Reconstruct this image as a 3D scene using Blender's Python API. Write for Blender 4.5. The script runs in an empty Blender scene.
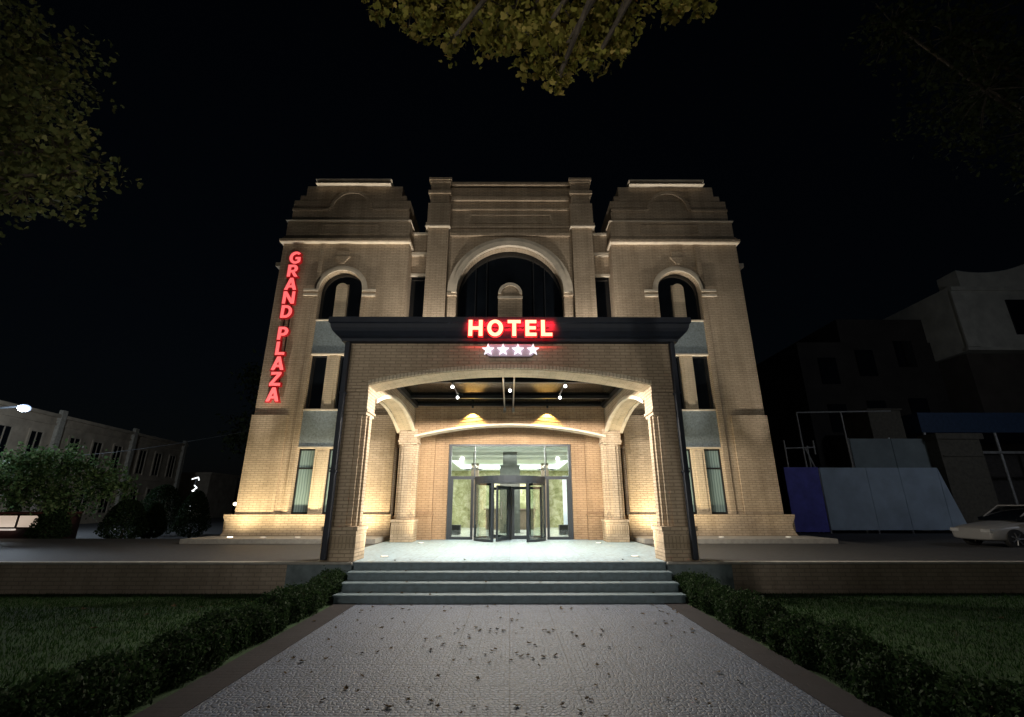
import bpy, math, random
from mathutils import Matrix, Vector
import numpy as np
R = math.radians
random.seed(7); rng = np.random.default_rng(7)
S = bpy.context.scene
COL = S.collection

# ------------------------------------------------------------------ camera
cam = bpy.data.cameras.new('camera'); camo = bpy.data.objects.new('camera', cam); COL.objects.link(camo)
camo.location = (0, 0, 1.85)
camo.rotation_euler = (R(90 + 17.78), 0, R(-0.25))
cam.sensor_width = 36; cam.lens = 460 / 1024 * 36
cam.clip_start = .05; cam.clip_end = 3000
S.camera = camo

# ------------------------------------------------------------------ world, moon, exposure
W = bpy.data.worlds.new('World'); S.world = W; W.use_nodes = True
nt = W.node_tree
for n in list(nt.nodes): nt.nodes.remove(n)
o_ = nt.nodes.new('ShaderNodeOutputWorld'); bg = nt.nodes.new('ShaderNodeBackground')
sky = nt.nodes.new('ShaderNodeTexSky'); sky.sky_type = 'NISHITA'; sky.sun_disc = False
sky.sun_elevation = R(1); sky.sun_rotation = R(160)
hs = nt.nodes.new('ShaderNodeHueSaturation'); hs.inputs['Saturation'].default_value = .55
nt.links.new(sky.outputs[0], hs.inputs['Color']); tint = nt.nodes.new('ShaderNodeMix'); tint.data_type = 'RGBA'; tint.blend_type = 'MULTIPLY'; tint.inputs[0].default_value = 1
tint.inputs[7].default_value = (.42, .62, 1, 1); nt.links.new(hs.outputs[0], tint.inputs[6]); nt.links.new(tint.outputs[2], bg.inputs[0])
bg.inputs[1].default_value = .0023
nt.links.new(bg.outputs[0], o_.inputs[0])
ml = bpy.data.lights.new('moon', 'SUN'); ml.energy = .004; ml.angle = R(.5); ml.color = (.75, .85, 1)
mo = bpy.data.objects.new('moon', ml); COL.objects.link(mo); mo.rotation_euler = (R(50), 0, R(20))
S.view_settings.view_transform = 'Standard'; S.view_settings.look = 'None'
S.view_settings.exposure = 0; S.view_settings.gamma = 1; S.view_settings.use_curve_mapping = False

# ------------------------------------------------------------------ node helpers
def newmat(name):
    m = bpy.data.materials.new(name); m.use_nodes = True
    t = m.node_tree
    for n in list(t.nodes): t.nodes.remove(n)
    out = t.nodes.new('ShaderNodeOutputMaterial'); b = t.nodes.new('ShaderNodeBsdfPrincipled')
    t.links.new(b.outputs[0], out.inputs[0])
    return m, t, b, out
def rgba(c): return (c[0], c[1], c[2], 1)
def math_node(t, op, a, b=None):
    n = t.nodes.new('ShaderNodeMath'); n.operation = op
    for i, x in enumerate((a, b)):
        if x is None: continue
        if hasattr(x, 'links'): t.links.new(x, n.inputs[i])
        else: n.inputs[i].default_value = x
    return n.outputs[0]
def mixrgb(t, fac, a, b, mode='MIX'):
    n = t.nodes.new('ShaderNodeMix'); n.data_type = 'RGBA'; n.blend_type = mode
    for k, x in ((0, fac), (6, a), (7, b)):
        if hasattr(x, 'links'): t.links.new(x, n.inputs[k])
        elif k == 0: n.inputs[0].default_value = x
        else: n.inputs[k].default_value = rgba(x)
    return n.outputs[2]
def noise(t, scale, detail=4, vec=None, rough=.6):
    n = t.nodes.new('ShaderNodeTexNoise'); n.inputs['Scale'].default_value = scale
    n.inputs['Detail'].default_value = detail; n.inputs['Roughness'].default_value = rough
    if vec is None:
        g = t.nodes.new('ShaderNodeNewGeometry'); vec = g.outputs['Position']
    t.links.new(vec, n.inputs['Vector']); return n.outputs['Fac']
def ramp(t, fac, stops):
    n = t.nodes.new('ShaderNodeValToRGB'); e = n.color_ramp.elements
    e[0].position, e[0].color = stops[0][0], rgba(stops[0][1]); e[1].position, e[1].color = stops[-1][0], rgba(stops[-1][1])
    for p, c in stops[1:-1]:
        x = e.new(p); x.color = rgba(c)
    t.links.new(fac, n.inputs[0]); return n.outputs[0]
def bump(t, b, h, strength=.4, dist=.01):
    n = t.nodes.new('ShaderNodeBump'); n.inputs['Strength'].default_value = strength; n.inputs['Distance'].default_value = dist
    t.links.new(h, n.inputs['Height']); t.links.new(n.outputs[0], b.inputs['Normal'])
def wallvec(t, swap=False):
    g = t.nodes.new('ShaderNodeNewGeometry'); sp = t.nodes.new('ShaderNodeSeparateXYZ'); t.links.new(g.outputs['Position'], sp.inputs[0])
    sn = t.nodes.new('ShaderNodeSeparateXYZ'); t.links.new(g.outputs['True Normal'], sn.inputs[0])
    horiz = math_node(t, 'GREATER_THAN', math_node(t, 'ABSOLUTE', sn.outputs[2]), .75)
    inv = math_node(t, 'SUBTRACT', 1, horiz)
    u = math_node(t, 'ADD', sp.outputs[0], math_node(t, 'MULTIPLY', sp.outputs[1], inv))
    v = math_node(t, 'ADD', math_node(t, 'MULTIPLY', sp.outputs[2], inv), math_node(t, 'MULTIPLY', sp.outputs[1], horiz))
    c = t.nodes.new('ShaderNodeCombineXYZ')
    t.links.new(v if swap else u, c.inputs[0]); t.links.new(u if swap else v, c.inputs[1]); return c.outputs[0]
def brick(name, c1, c2, mortar, w=.27, h=.082, mo=.012, swap=False, bumps=.9, offset=.5):
    m, t, b, _ = newmat(name)
    vec = wallvec(t, swap)
    n = t.nodes.new('ShaderNodeTexBrick'); t.links.new(vec, n.inputs['Vector'])
    n.inputs['Scale'].default_value = 1; n.inputs['Brick Width'].default_value = w; n.inputs['Row Height'].default_value = h
    n.inputs['Mortar Size'].default_value = mo; n.inputs['Mortar Smooth'].default_value = .15; n.offset = offset
    n.inputs['Color1'].default_value = rgba(c1); n.inputs['Color2'].default_value = rgba(c2); n.inputs['Mortar'].default_value = rgba(mortar)
    big = noise(t, .55, 4); fine = noise(t, 34, 5)
    col = mixrgb(t, .32, n.outputs['Color'], ramp(t, big, [(.35, tuple(x * .55 for x in c1)), (.65, tuple(min(1, x * 1.3) for x in c1))]))
    col = mixrgb(t, .3, col, ramp(t, fine, [(.3, tuple(x * .6 for x in c1)), (.7, tuple(min(1, x * 1.35) for x in c2))]), 'MIX')
    g2 = t.nodes.new('ShaderNodeNewGeometry'); mp = t.nodes.new('ShaderNodeMapping'); mp.inputs['Scale'].default_value = (2.4, 2.4, .22)
    t.links.new(g2.outputs['Position'], mp.inputs['Vector'])
    col = mixrgb(t, .55, col, ramp(t, noise(t, 1.0, 6, mp.outputs[0], .65), [(.34, (.62, .60, .57)), (.56, (1, 1, 1)), (.75, (1, 1, 1))]), 'MULTIPLY')
    t.links.new(col, b.inputs['Base Color']); b.inputs['Roughness'].default_value = .85; b.inputs['Specular IOR Level'].default_value = .25
    hgt = math_node(t, 'ADD', math_node(t, 'MULTIPLY', math_node(t, 'SUBTRACT', 1, n.outputs['Fac']), 1.0), math_node(t, 'MULTIPLY', fine, .35))
    bump(t, b, hgt, bumps, .008)
    return m
def plain(name, c, rough=.6, metal=0, var=.25, scale=6, bmp=.15, spec=.5, bscale=None):
    m, t, b, _ = newmat(name)
    f = noise(t, scale, 5)
    t.links.new(ramp(t, f, [(.3, tuple(x * (1 - var) for x in c)), (.7, tuple(min(1, x * (1 + var)) for x in c))]), b.inputs['Base Color'])
    b.inputs['Roughness'].default_value = rough; b.inputs['Metallic'].default_value = metal; b.inputs['Specular IOR Level'].default_value = spec
    if bmp: bump(t, b, noise(t, bscale or scale * 6, 4), bmp, .01)
    return m
def emit(name, c, s, base=(.8, .8, .8)):
    m, t, b, _ = newmat(name)
    b.inputs['Base Color'].default_value = rgba(base); b.inputs['Emission Color'].default_value = rgba(c); b.inputs['Emission Strength'].default_value = s
    return m
def glass(name, tint, refl=.12, rough=.02):
    m, t, b, out = newmat(name); t.nodes.remove(b)
    tr = t.nodes.new('ShaderNodeBsdfTransparent'); tr.inputs[0].default_value = rgba(tint)
    gl = t.nodes.new('ShaderNodeBsdfGlossy'); gl.inputs['Roughness'].default_value = rough
    fr = t.nodes.new('ShaderNodeFresnel'); fr.inputs[0].default_value = 1.5
    mx = t.nodes.new('ShaderNodeMixShader')
    t.links.new(math_node(t, 'MINIMUM', math_node(t, 'ADD', fr.outputs[0], refl - .04), refl + .16), mx.inputs[0]); t.links.new(tr.outputs[0], mx.inputs[1]); t.links.new(gl.outputs[0], mx.inputs[2])
    t.links.new(mx.outputs[0], out.inputs[0]); return m

# ------------------------------------------------------------------ materials
M = {}
BR1, BR2, MOR = (.63, .50, .365), (.46, .355, .25), (.15, .115, .08)
M['brick'] = brick('tan_brick', BR1, BR2, MOR)
M['brick_soldier'] = brick('tan_soldier_brick', (.52, .41, .29), (.42, .32, .22), MOR, w=.26, h=.085, swap=True, offset=0)
M['brick_cream'] = brick('cream_trim_brick', (.70, .58, .42), (.62, .50, .36), (.34, .27, .19), w=.3, h=.085, bumps=.5)
M['brick_warm'] = brick('warm_entrance_brick', (.50, .34, .21), (.38, .25, .15), (.13, .09, .06), bumps=.8)
M['brick_garden'] = brick('garden_wall_brick', (.44, .36, .29), (.33, .27, .215), (.18, .155, .13), w=.26, h=.085, bumps=.6)
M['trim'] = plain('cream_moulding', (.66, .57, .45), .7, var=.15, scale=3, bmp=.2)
M['stucco'] = plain('grey_blue_stucco', (.21, .25, .27), .9, var=.3, scale=14, bmp=.7, bscale=40)
M['render_grey'] = plain('grey_render', (.16, .20, .22), .85, var=.25, scale=5, bmp=.3)
M['navy'] = plain('navy_metal', (.014, .019, .034), .62, var=.2, scale=4, bmp=.1)
M['frame'] = plain('charcoal_aluminium', (.03, .037, .047), .4, metal=.1, var=.1, scale=5, bmp=.03)
M['frame_black'] = plain('black_steel', (.02, .022, .025), .4, metal=.3, var=.2, scale=5, bmp=.05)
M['chrome'] = plain('brushed_steel', (.6, .6, .6), .3, metal=1, var=.08, scale=9, bmp=0)
M['glass'] = glass('clear_glass', (.93, .975, .955), .05)
M['glass_roof'] = glass('smoked_roof_glass', (.30, .36, .34), .0, .12)
M['glass_dark'] = plain('dark_window_glass', (.006, .008, .011), .08, var=.3, scale=1, bmp=.02, spec=.6)
M['roofing'] = plain('roofing_felt', (.05, .05, .055), .9)
M['inner'] = plain('ceiling_white', (.72, .76, .72), .7, var=.05, scale=2, bmp=.05)
M['wood'] = plain('brown_panel', (.16, .12, .085), .5, var=.3, scale=5)
def marble(name, a, b_, c):
    m, t, b, _ = newmat(name)
    w = t.nodes.new('ShaderNodeTexNoise'); w.inputs['Scale'].default_value = 2.6; w.inputs['Detail'].default_value = 10; w.inputs['Roughness'].default_value = .7; w.inputs['Distortion'].default_value = .8
    g = t.nodes.new('ShaderNodeNewGeometry'); t.links.new(g.outputs['Position'], w.inputs['Vector'])
    t.links.new(ramp(t, w.outputs['Fac'], [(.36, a), (.5, b_), (.62, c)]), b.inputs['Base Color']); b.inputs['Roughness'].default_value = .18
    return m
M['marble'] = marble('green_gold_marble', (.30, .31, .15), (.55, .54, .32), (.80, .77, .56))
M['lobby_floor'] = marble('pale_polished_floor', (.40, .42, .40), (.55, .58, .55), (.62, .64, .6))

def curtain_mat():
    m, t, b, _ = newmat('teal_curtain_window')
    g = t.nodes.new('ShaderNodeNewGeometry'); wv = t.nodes.new('ShaderNodeTexWave'); wv.bands_direction = 'X'
    wv.inputs['Scale'].default_value = 3.2; wv.inputs['Distortion'].default_value = 1.5; wv.inputs['Detail'].default_value = 2
    t.links.new(g.outputs['Position'], wv.inputs['Vector'])
    t.links.new(ramp(t, wv.outputs['Fac'], [(0, (.13, .20, .21)), (1, (.24, .34, .34))]), b.inputs['Base Color'])
    b.inputs['Roughness'].default_value = .8
    return m
M['curtain'] = curtain_mat()

M['header'] = brick('lit_header_course', (.74, .64, .5), (.66, .56, .42), (.26, .21, .15), w=.3, h=.09, mo=.015, swap=True, offset=0)  # cream tone carries the light on the underside of the teeth
def paving():
    m, t, b, _ = newmat('embossed_path_paving')
    g = t.nodes.new('ShaderNodeNewGeometry'); pos = g.outputs['Position']
    def bt(w, h, mo, off, sm=.1):
        n = t.nodes.new('ShaderNodeTexBrick'); t.links.new(pos, n.inputs['Vector']); n.offset = off
        n.inputs['Scale'].default_value = 1; n.inputs['Brick Width'].default_value = w; n.inputs['Row Height'].default_value = h
        n.inputs['Mortar Size'].default_value = mo; n.inputs['Mortar Smooth'].default_value = sm
        n.inputs['Color1'].default_value = (1, 1, 1, 1); n.inputs['Color2'].default_value = (.8, .8, .8, 1); n.inputs['Mortar'].default_value = (0, 0, 0, 1)
        return n
    big = bt(.72, .72, .007, 0); small = bt(.12, .06, .008, .5, .4)
    v = t.nodes.new('ShaderNodeTexVoronoi'); v.feature = 'DISTANCE_TO_EDGE'; v.inputs['Scale'].default_value = 19; v.inputs['Randomness'].default_value = .8
    t.links.new(pos, v.inputs['Vector'])
    vor = ramp(t, v.outputs['Distance'], [(.0, (0, 0, 0)), (.22, (1, 1, 1))])
    c = mixrgb(t, noise(t, 1.3, 6), (.055, .078, .125), (.115, .148, .22))
    c = mixrgb(t, .55, c, ramp(t, noise(t, 22, 4), [(.35, (.032, .044, .078)), (.65, (.19, .24, .36))]))
    c = mixrgb(t, math_node(t, 'MULTIPLY', small.outputs['Fac'], .45), c, (.08, .08, .09))
    c = mixrgb(t, math_node(t, 'MULTIPLY', math_node(t, 'SUBTRACT', 1, vor), .45), c, (.09, .09, .1))
    c = mixrgb(t, math_node(t, 'MULTIPLY', big.outputs['Fac'], .6), c, (.035, .035, .045))
    t.links.new(c, b.inputs['Base Color']); b.inputs['Roughness'].default_value = .62
    h = math_node(t, 'SUBTRACT', math_node(t, 'MULTIPLY', vor, .7), math_node(t, 'ADD', math_node(t, 'MULTIPLY', small.outputs['Fac'], .4), big.outputs['Fac']))
    bump(t, b, h, .8, .01)
    return m
M['paving'] = paving()
def tiles(name, c1, c2, c3, size=.45, rough=.45):
    m, t, b, _ = newmat(name)
    g = t.nodes.new('ShaderNodeNewGeometry'); n = t.nodes.new('ShaderNodeTexBrick'); t.links.new(g.outputs['Position'], n.inputs['Vector']); n.offset = 0
    n.inputs['Scale'].default_value = 1; n.inputs['Brick Width'].default_value = size; n.inputs['Row Height'].default_value = size
    n.inputs['Mortar Size'].default_value = .006; n.inputs['Color1'].default_value = rgba(c1); n.inputs['Color2'].default_value = rgba(c2); n.inputs['Mortar'].default_value = rgba(c3)
    f = noise(t, 9, 6, rough=.75)
    c = mixrgb(t, .5, n.outputs['Color'], ramp(t, f, [(.42, c3), (.55, c1)]))
    t.links.new(c, b.inputs['Base Color']); b.inputs['Roughness'].default_value = rough
    bump(t, b, f, .25, .01)
    return m
M['tiles'] = tiles('speckled_porch_tiles', (.41, .56, .66), (.35, .48, .57), (.16, .22, .27))
M['plaza'] = tiles('grey_plaza_slabs', (.065, .065, .068), (.055, .055, .057), (.035, .035, .036), .6, .7)
M['steps'] = plain('blue_grey_granite', (.14, .19, .22), .5, var=.25, scale=9, bmp=.2)
M['border'] = brick('reddish_path_border', (.036, .031, .036), (.03, .027, .03), (.03, .028, .03), w=.2, h=.1, bumps=.5)
M['asphalt'] = plain('asphalt', (.07, .07, .072), .85, var=.3, scale=12, bmp=.5)
M['soil'] = plain('ground_soil', (.045, .045, .035), .95, var=.4, scale=3, bmp=.6)
M['lawn'] = plain('lawn', (.022, .055, .014), .95, var=.5, scale=3, bmp=1, bscale=60)
M['coping'] = plain('pale_coping_stone', (.38, .36, .33), .75, var=.2, scale=6, bmp=.2)
def foliage(name, cols, trans=.35):
    m, t, b, out = newmat(name)
    g = t.nodes.new('ShaderNodeNewGeometry')
    c = ramp(t, g.outputs['Random Per Island'], [(i / (len(cols) - 1), k) for i, k in enumerate(cols)])
    t.links.new(c, b.inputs['Base Color']); b.inputs['Roughness'].default_value = .7; b.inputs['Specular IOR Level'].default_value = .12
    tl = t.nodes.new('ShaderNodeBsdfTranslucent'); t.links.new(c, tl.inputs[0])
    mx = t.nodes.new('ShaderNodeMixShader'); mx.inputs[0].default_value = trans
    t.links.new(b.outputs[0], mx.inputs[1]); t.links.new(tl.outputs[0], mx.inputs[2]); t.links.new(mx.outputs[0], out.inputs[0])
    return m
M['leaf_yellow'] = foliage('autumn_green_leaves', [(.08, .105, .04), (.16, .18, .06), (.12, .13, .05), (.32, .31, .12)])
M['leaf_amber'] = foliage('yellowing_leaves', [(.13, .14, .03), (.26, .24, .05), (.19, .17, .04), (.40, .31, .09)])
M['leaf_green'] = foliage('green_leaves', [(.08, .15, .06), (.14, .23, .09), (.10, .17, .06), (.26, .32, .16)])
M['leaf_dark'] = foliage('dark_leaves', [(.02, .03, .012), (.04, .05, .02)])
M['leaf_hedge'] = foliage('hedge_leaves', [(.012, .026, .010), (.022, .045, .016), (.04, .065, .028)])
M['leaf_dry'] = foliage('dry_leaves', [(.025, .02, .015), (.09, .065, .035), (.045, .03, .02), (.16, .11, .05), (.03, .022, .016)], .1)
M['grass'] = foliage('grass_blades', [(.014, .042, .009), (.03, .072, .018)])
M['bark'] = plain('bark', (.07, .055, .04), .9, var=.5, scale=9, bmp=1)
M['red'] = emit('red_letter_side', (.8, .006, .012), .2, (.30, .01, .015))
M['red_lit'] = emit('red_lit_side', (1, .01, .012), .9, (.6, .01, .01))
M['pink'] = emit('pink_red_letter_face', (1, .15, .15), 1.0, (.8, .2, .2))
M['cream_lit'] = emit('cream_letter_face', (1, .80, .42), 1.25)
M['star_lit'] = emit('white_star_face', (1, .93, 1), 1.3)
M['plate'] = emit('acrylic_star_plate', (.42, .34, .42), .22, (.5, .42, .5))

# ------------------------------------------------------------------ mesh builder
def tag(o, label=None, cat=None, group=None, kind=None):
    if label: o['label'] = label
    if cat: o['category'] = cat
    if group: o['group'] = group
    if kind: o['kind'] = kind
    return o
def thing(name, label, cat, loc=(0, 0, 0), rz=0, group=None):
    o = bpy.data.objects.new(name, None); COL.objects.link(o); o.location = loc; o.rotation_euler = (0, 0, rz); o.empty_display_size = .2
    return tag(o, label, cat, group)
def attach(o, p, local=False):
    o.parent = p
    if p.type == 'EMPTY' and not local:
        o.matrix_parent_inverse = (Matrix.Translation(p.location) @ Matrix.Rotation(p.rotation_euler.z, 4, 'Z')).inverted()
class MB:
    def __init__(s): s.v = []; s.f = []; s.g = []
    def add(s, vs, fs):
        k = len(s.v); s.g.append((k, len(vs), len(s.f), len(fs))); s.v += [tuple(p) for p in vs]; s.f += [tuple(i + k for i in f) for f in fs]; return s
    def box(s, x0, x1, y0, y1, z0, z1):
        x0, x1 = sorted((x0, x1)); y0, y1 = sorted((y0, y1)); z0, z1 = sorted((z0, z1))
        return s.add([(x, y, z) for z in (z0, z1) for y in (y0, y1) for x in (x0, x1)],
                     [(0, 2, 3, 1), (4, 5, 7, 6), (0, 1, 5, 4), (2, 6, 7, 3), (0, 4, 6, 2), (1, 3, 7, 5)])
    def prism(s, poly, y0, y1, axis='y', flip=None):          # poly in (x,z) extruded along y, or (y,z) along x, or (x,y) along z
        f = {'y': lambda a, b, c: (a, c, b), 'x': lambda a, b, c: (c, a, b), 'z': lambda a, b, c: (a, b, c)}[axis]
        ar = sum(poly[i][0] * poly[(i + 1) % len(poly)][1] - poly[(i + 1) % len(poly)][0] * poly[i][1] for i in range(len(poly)))
        if (ar < 0) != (axis == 'y'): poly = poly[::-1]
        n = len(poly)
        # after this, faces (bottom reversed, top as is) point outwards
        return s.add([f(a, b, y0) for a, b in poly] + [f(a, b, y1) for a, b in poly],
                     [tuple(range(n))[::-1], tuple(range(n, 2 * n))] + [(i, (i + 1) % n, (i + 1) % n + n, i + n) for i in range(n)])
    def strip(s, xs, lo, hi, c0, c1, axis='y'):                # solid between two curves, extruded
        f = (lambda a, b, c: (a, c, b)) if axis == 'y' else (lambda a, b, c: (c, a, b))
        n = len(xs); vs = []
        for x in xs:
            l = lo(x) if callable(lo) else lo; h = hi(x) if callable(hi) else hi
            vs += [f(x, l, c0), f(x, h, c0), f(x, l, c1), f(x, h, c1)]
        fs = [(0, 2, 3, 1), (4 * n - 4, 4 * n - 3, 4 * n - 1, 4 * n - 2)]
        for i in range(n - 1):
            a = 4 * i; b = a + 4
            fs += [(a, a + 1, b + 1, b), (a + 2, b + 2, b + 3, a + 3), (a, b, b + 2, a + 2), (a + 1, a + 3, b + 3, b + 1)]
        return s.add(vs, fs)
    def ring(s, cx, cz, r0, r1, y0, y1, a0=0, a1=180, n=28):
        vs = []
        for i in range(n + 1):
            a = R(a0 + (a1 - a0) * i / n); c_, s_ = math.cos(a), math.sin(a)
            vs += [(cx + r0 * c_, y0, cz + r0 * s_), (cx + r1 * c_, y0, cz + r1 * s_), (cx + r0 * c_, y1, cz + r0 * s_), (cx + r1 * c_, y1, cz + r1 * s_)]
        fs = [(0, 2, 3, 1), (4 * n, 4 * n + 1, 4 * n + 3, 4 * n + 2)]
        for i in range(n):
            a = 4 * i; b = a + 4
            fs += [(a, a + 1, b + 1, b), (a + 2, b + 2, b + 3, a + 3), (a, b, b + 2, a + 2), (a + 1, a + 3, b + 3, b + 1)]
        return s.add(vs, fs)
    def tube(s, p0, p1, r0, r1=None, n=10, caps=True):
        r1 = r0 if r1 is None else r1; p0 = Vector(p0); p1 = Vector(p1); d = (p1 - p0).normalized()
        a = d.cross(Vector((0, 0, 1)) if abs(d.z) < .9 else Vector((1, 0, 0))).normalized(); b = d.cross(a)
        vs = [p + (a * math.cos(2 * math.pi * i / n) + b * math.sin(2 * math.pi * i / n)) * r for p, r in ((p0, r0), (p1, r1)) for i in range(n)]
        fs = [(i, (i + 1) % n, (i + 1) % n + n, i + n) for i in range(n)]
        if caps: fs += [tuple(range(n))[::-1], tuple(range(n, 2 * n))]
        return s.add(vs, fs)
    def path(s, pts, r0, r1=None, n=8):
        r1 = r0 if r1 is None else r1; k = len(pts) - 1
        for i in range(k):
            s.tube(pts[i], pts[i + 1], r0 + (r1 - r0) * i / k, r0 + (r1 - r0) * (i + 1) / k, n)
        return s
    def sphere(s, c, r, nu=12, nv=8, sz=1):
        vs = [(c[0], c[1], c[2] - r * sz)]
        for j in range(1, nv):
            a = -math.pi / 2 + math.pi * j / nv
            for i in range(nu):
                b = 2 * math.pi * i / nu; vs.append((c[0] + r * math.cos(a) * math.cos(b), c[1] + r * math.cos(a) * math.sin(b), c[2] + r * sz * math.sin(a)))
        vs.append((c[0], c[1], c[2] + r * sz)); L = len(vs) - 1; fs = []
        for i in range(nu): fs.append((0, 1 + (i + 1) % nu, 1 + i)); fs.append((L, L - nu + i, L - nu + (i + 1) % nu))
        for j in range(nv - 2):
            for i in range(nu):
                a = 1 + j * nu; fs.append((a + i, a + (i + 1) % nu, a + nu + (i + 1) % nu, a + nu + i))
        return s.add(vs, fs)
    def pieces(s, tol=.012):
        # groups of shapes whose boxes touch
        B = []
        for k, n, f, m in s.g:
            a = np.array(s.v[k:k + n]); B.append((a.min(0) - tol, a.max(0) + tol))
        par = list(range(len(B)))
        def find(i):
            while par[i] != i: i = par[i]
            return i
        for i in range(len(B)):
            for j in range(i):
                if (B[i][0] <= B[j][1]).all() and (B[j][0] <= B[i][1]).all(): par[find(i)] = find(j)
        out = {}
        for i, (k, n, f, m) in enumerate(s.g):
            q = out.setdefault(find(i), MB()); q.add(s.v[k:k + n], [tuple(x - k for x in fc) for fc in s.f[f:f + m]])
        return list(out.values())
    def build(s, name, mat, parent=None, smooth=False, local=False, bevel=0, split=True):
        if parent is not None and split and 1 < len(s.g) <= 24:
            P = s.pieces()
            if len(P) > 1:
                return [q.build(name, mat, parent, smooth, local, bevel, False) for q in P][0]
        me = bpy.data.meshes.new(name)
        vs = s.v; off = None
        if parent is None and not local:
            a = np.array(vs); off = ((a[:, 0].min() + a[:, 0].max()) / 2, (a[:, 1].min() + a[:, 1].max()) / 2, a[:, 2].min())
            vs = [tuple(r) for r in (a - np.array(off))]
        me.from_pydata(vs, [], s.f); me.materials.append(mat); me.update()
        if smooth:
            me.polygons.foreach_set('use_smooth', [True] * len(me.polygons))
        o = bpy.data.objects.new(name, me); COL.objects.link(o)
        if off: o.location = off
        if parent: attach(o, parent, local)
        if bevel:
            b = o.modifiers.new('bevel', 'BEVEL'); b.width = bevel; b.segments = 2; b.limit_method = 'ANGLE'
        return o
def light(name, kind, loc, power, color=(1, 1, 1), target=None, size=.1, spot=None, blend=.6, parent=None):
    l = bpy.data.lights.new(name, kind); l.energy = power; l.color = color
    if kind == 'AREA': l.size = size
    else: l.shadow_soft_size = size
    if kind == 'SPOT': l.spot_size = R(spot); l.spot_blend = blend
    o = bpy.data.objects.new(name, l); COL.objects.link(o); o.location = loc
    if target is not None: o.rotation_euler = (Vector(target) - Vector(loc)).to_track_quat('-Z', 'Y').to_euler()
    if parent: attach(o, parent)
    return o
def lin(a, b, n): return [a + (b - a) * i / (n - 1) for i in range(n)]

# ------------------------------------------------------------------ the setting
def sheet(name, x0, x1, y0, y1, z, mat):
    o = MB().add([(x0, y0, z), (x1, y0, z), (x1, y1, z), (x0, y1, z)], [(0, 1, 2, 3)]).build(name, mat); return tag(o, kind='structure')
sheet('ground', -900, 900, -300, 1500, -.06, M['soil'])
def slab(name, x0, x1, y0, y1, z0, z1, mat):
    return tag(MB().box(x0, x1, y0, y1, z0, z1).build(name, mat), kind='structure')
slab('path', -3.02, 3.06, -6, 10.14, -.05, .012, M['paving'])
slab('path_border', -3.45, -3.022, -6, 10.14, -.05, .02, M['border'])
slab('path_border', 3.062, 3.49, -6, 10.14, -.05, .02, M['border'])
slab('lawn', -40, -3.47, -6, 11.28, -.055, .0, M['lawn'])
slab('lawn', 3.51, 40, -6, 11.28, -.055, .0, M['lawn'])
slab('plaza', -60, -4.42, 11.42, 19.2, -.05, .646, M['plaza'])
slab('plaza', 4.42, 60, 11.42, 15.0, -.05, .646, M['plaza'])
slab('plaza', 4.42, 12.0, 15.002, 19.2, -.05, .644, M['plaza'])
slab('porch_floor', -4.418, 4.418, 11.42, 18.7, -.05, .65, M['tiles'])
slab('road', -120, -11.6, 19.21, 75, -.05, .43, M['asphalt'])
slab('road', 12.002, 120, 15.002, 90, -.05, .43, M['asphalt'])
# side slab at the foot of the towers
for s in (-1, 1):
    slab('building_apron', s * 4.5, s * 11.0, 16.5, 18.3, .652, .80, M['coping'])

# steps
st = thing('front_steps', 'four wide blue-grey granite steps from the path up to the porch', 'steps', (0, 10.1, 0))
nose = [10.14, 10.5, 10.86, 11.22]
for i, y in enumerate(nose):
    z1 = .1625 * (i + 1)
    m = MB().box(-3.5, 3.5, y + .03, 11.42 if i == 3 else nose[i + 1] + .03, .0, z1 - .04).box(-3.52, 3.52, y, 11.415 if i == 3 else nose[i + 1] + .028, z1 - .038, z1)
    m.build('step', M['steps'], st, bevel=.006)
# retaining walls
for s, side in ((-1, 'left'), (1, 'right')):
    w = thing('retaining_wall', f'low tan brick retaining wall with pale coping behind the {side} lawn', 'wall', (s * 20, 11.3, 0))
    MB().box(s * 5.0, s * 45, 11.3, 11.418, -.05, .60).build('wall_face', M['brick_garden'], w)
    MB().box(s * 3.55, s * 4.998, 11.27, 11.418, -.05, .60).build('rendered_pier', M['render_grey'], w)
    MB().box(s * 3.55, s * 45, 11.22, 11.44, .602, .652).build('coping', M['coping'], w, bevel=.008)

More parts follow.
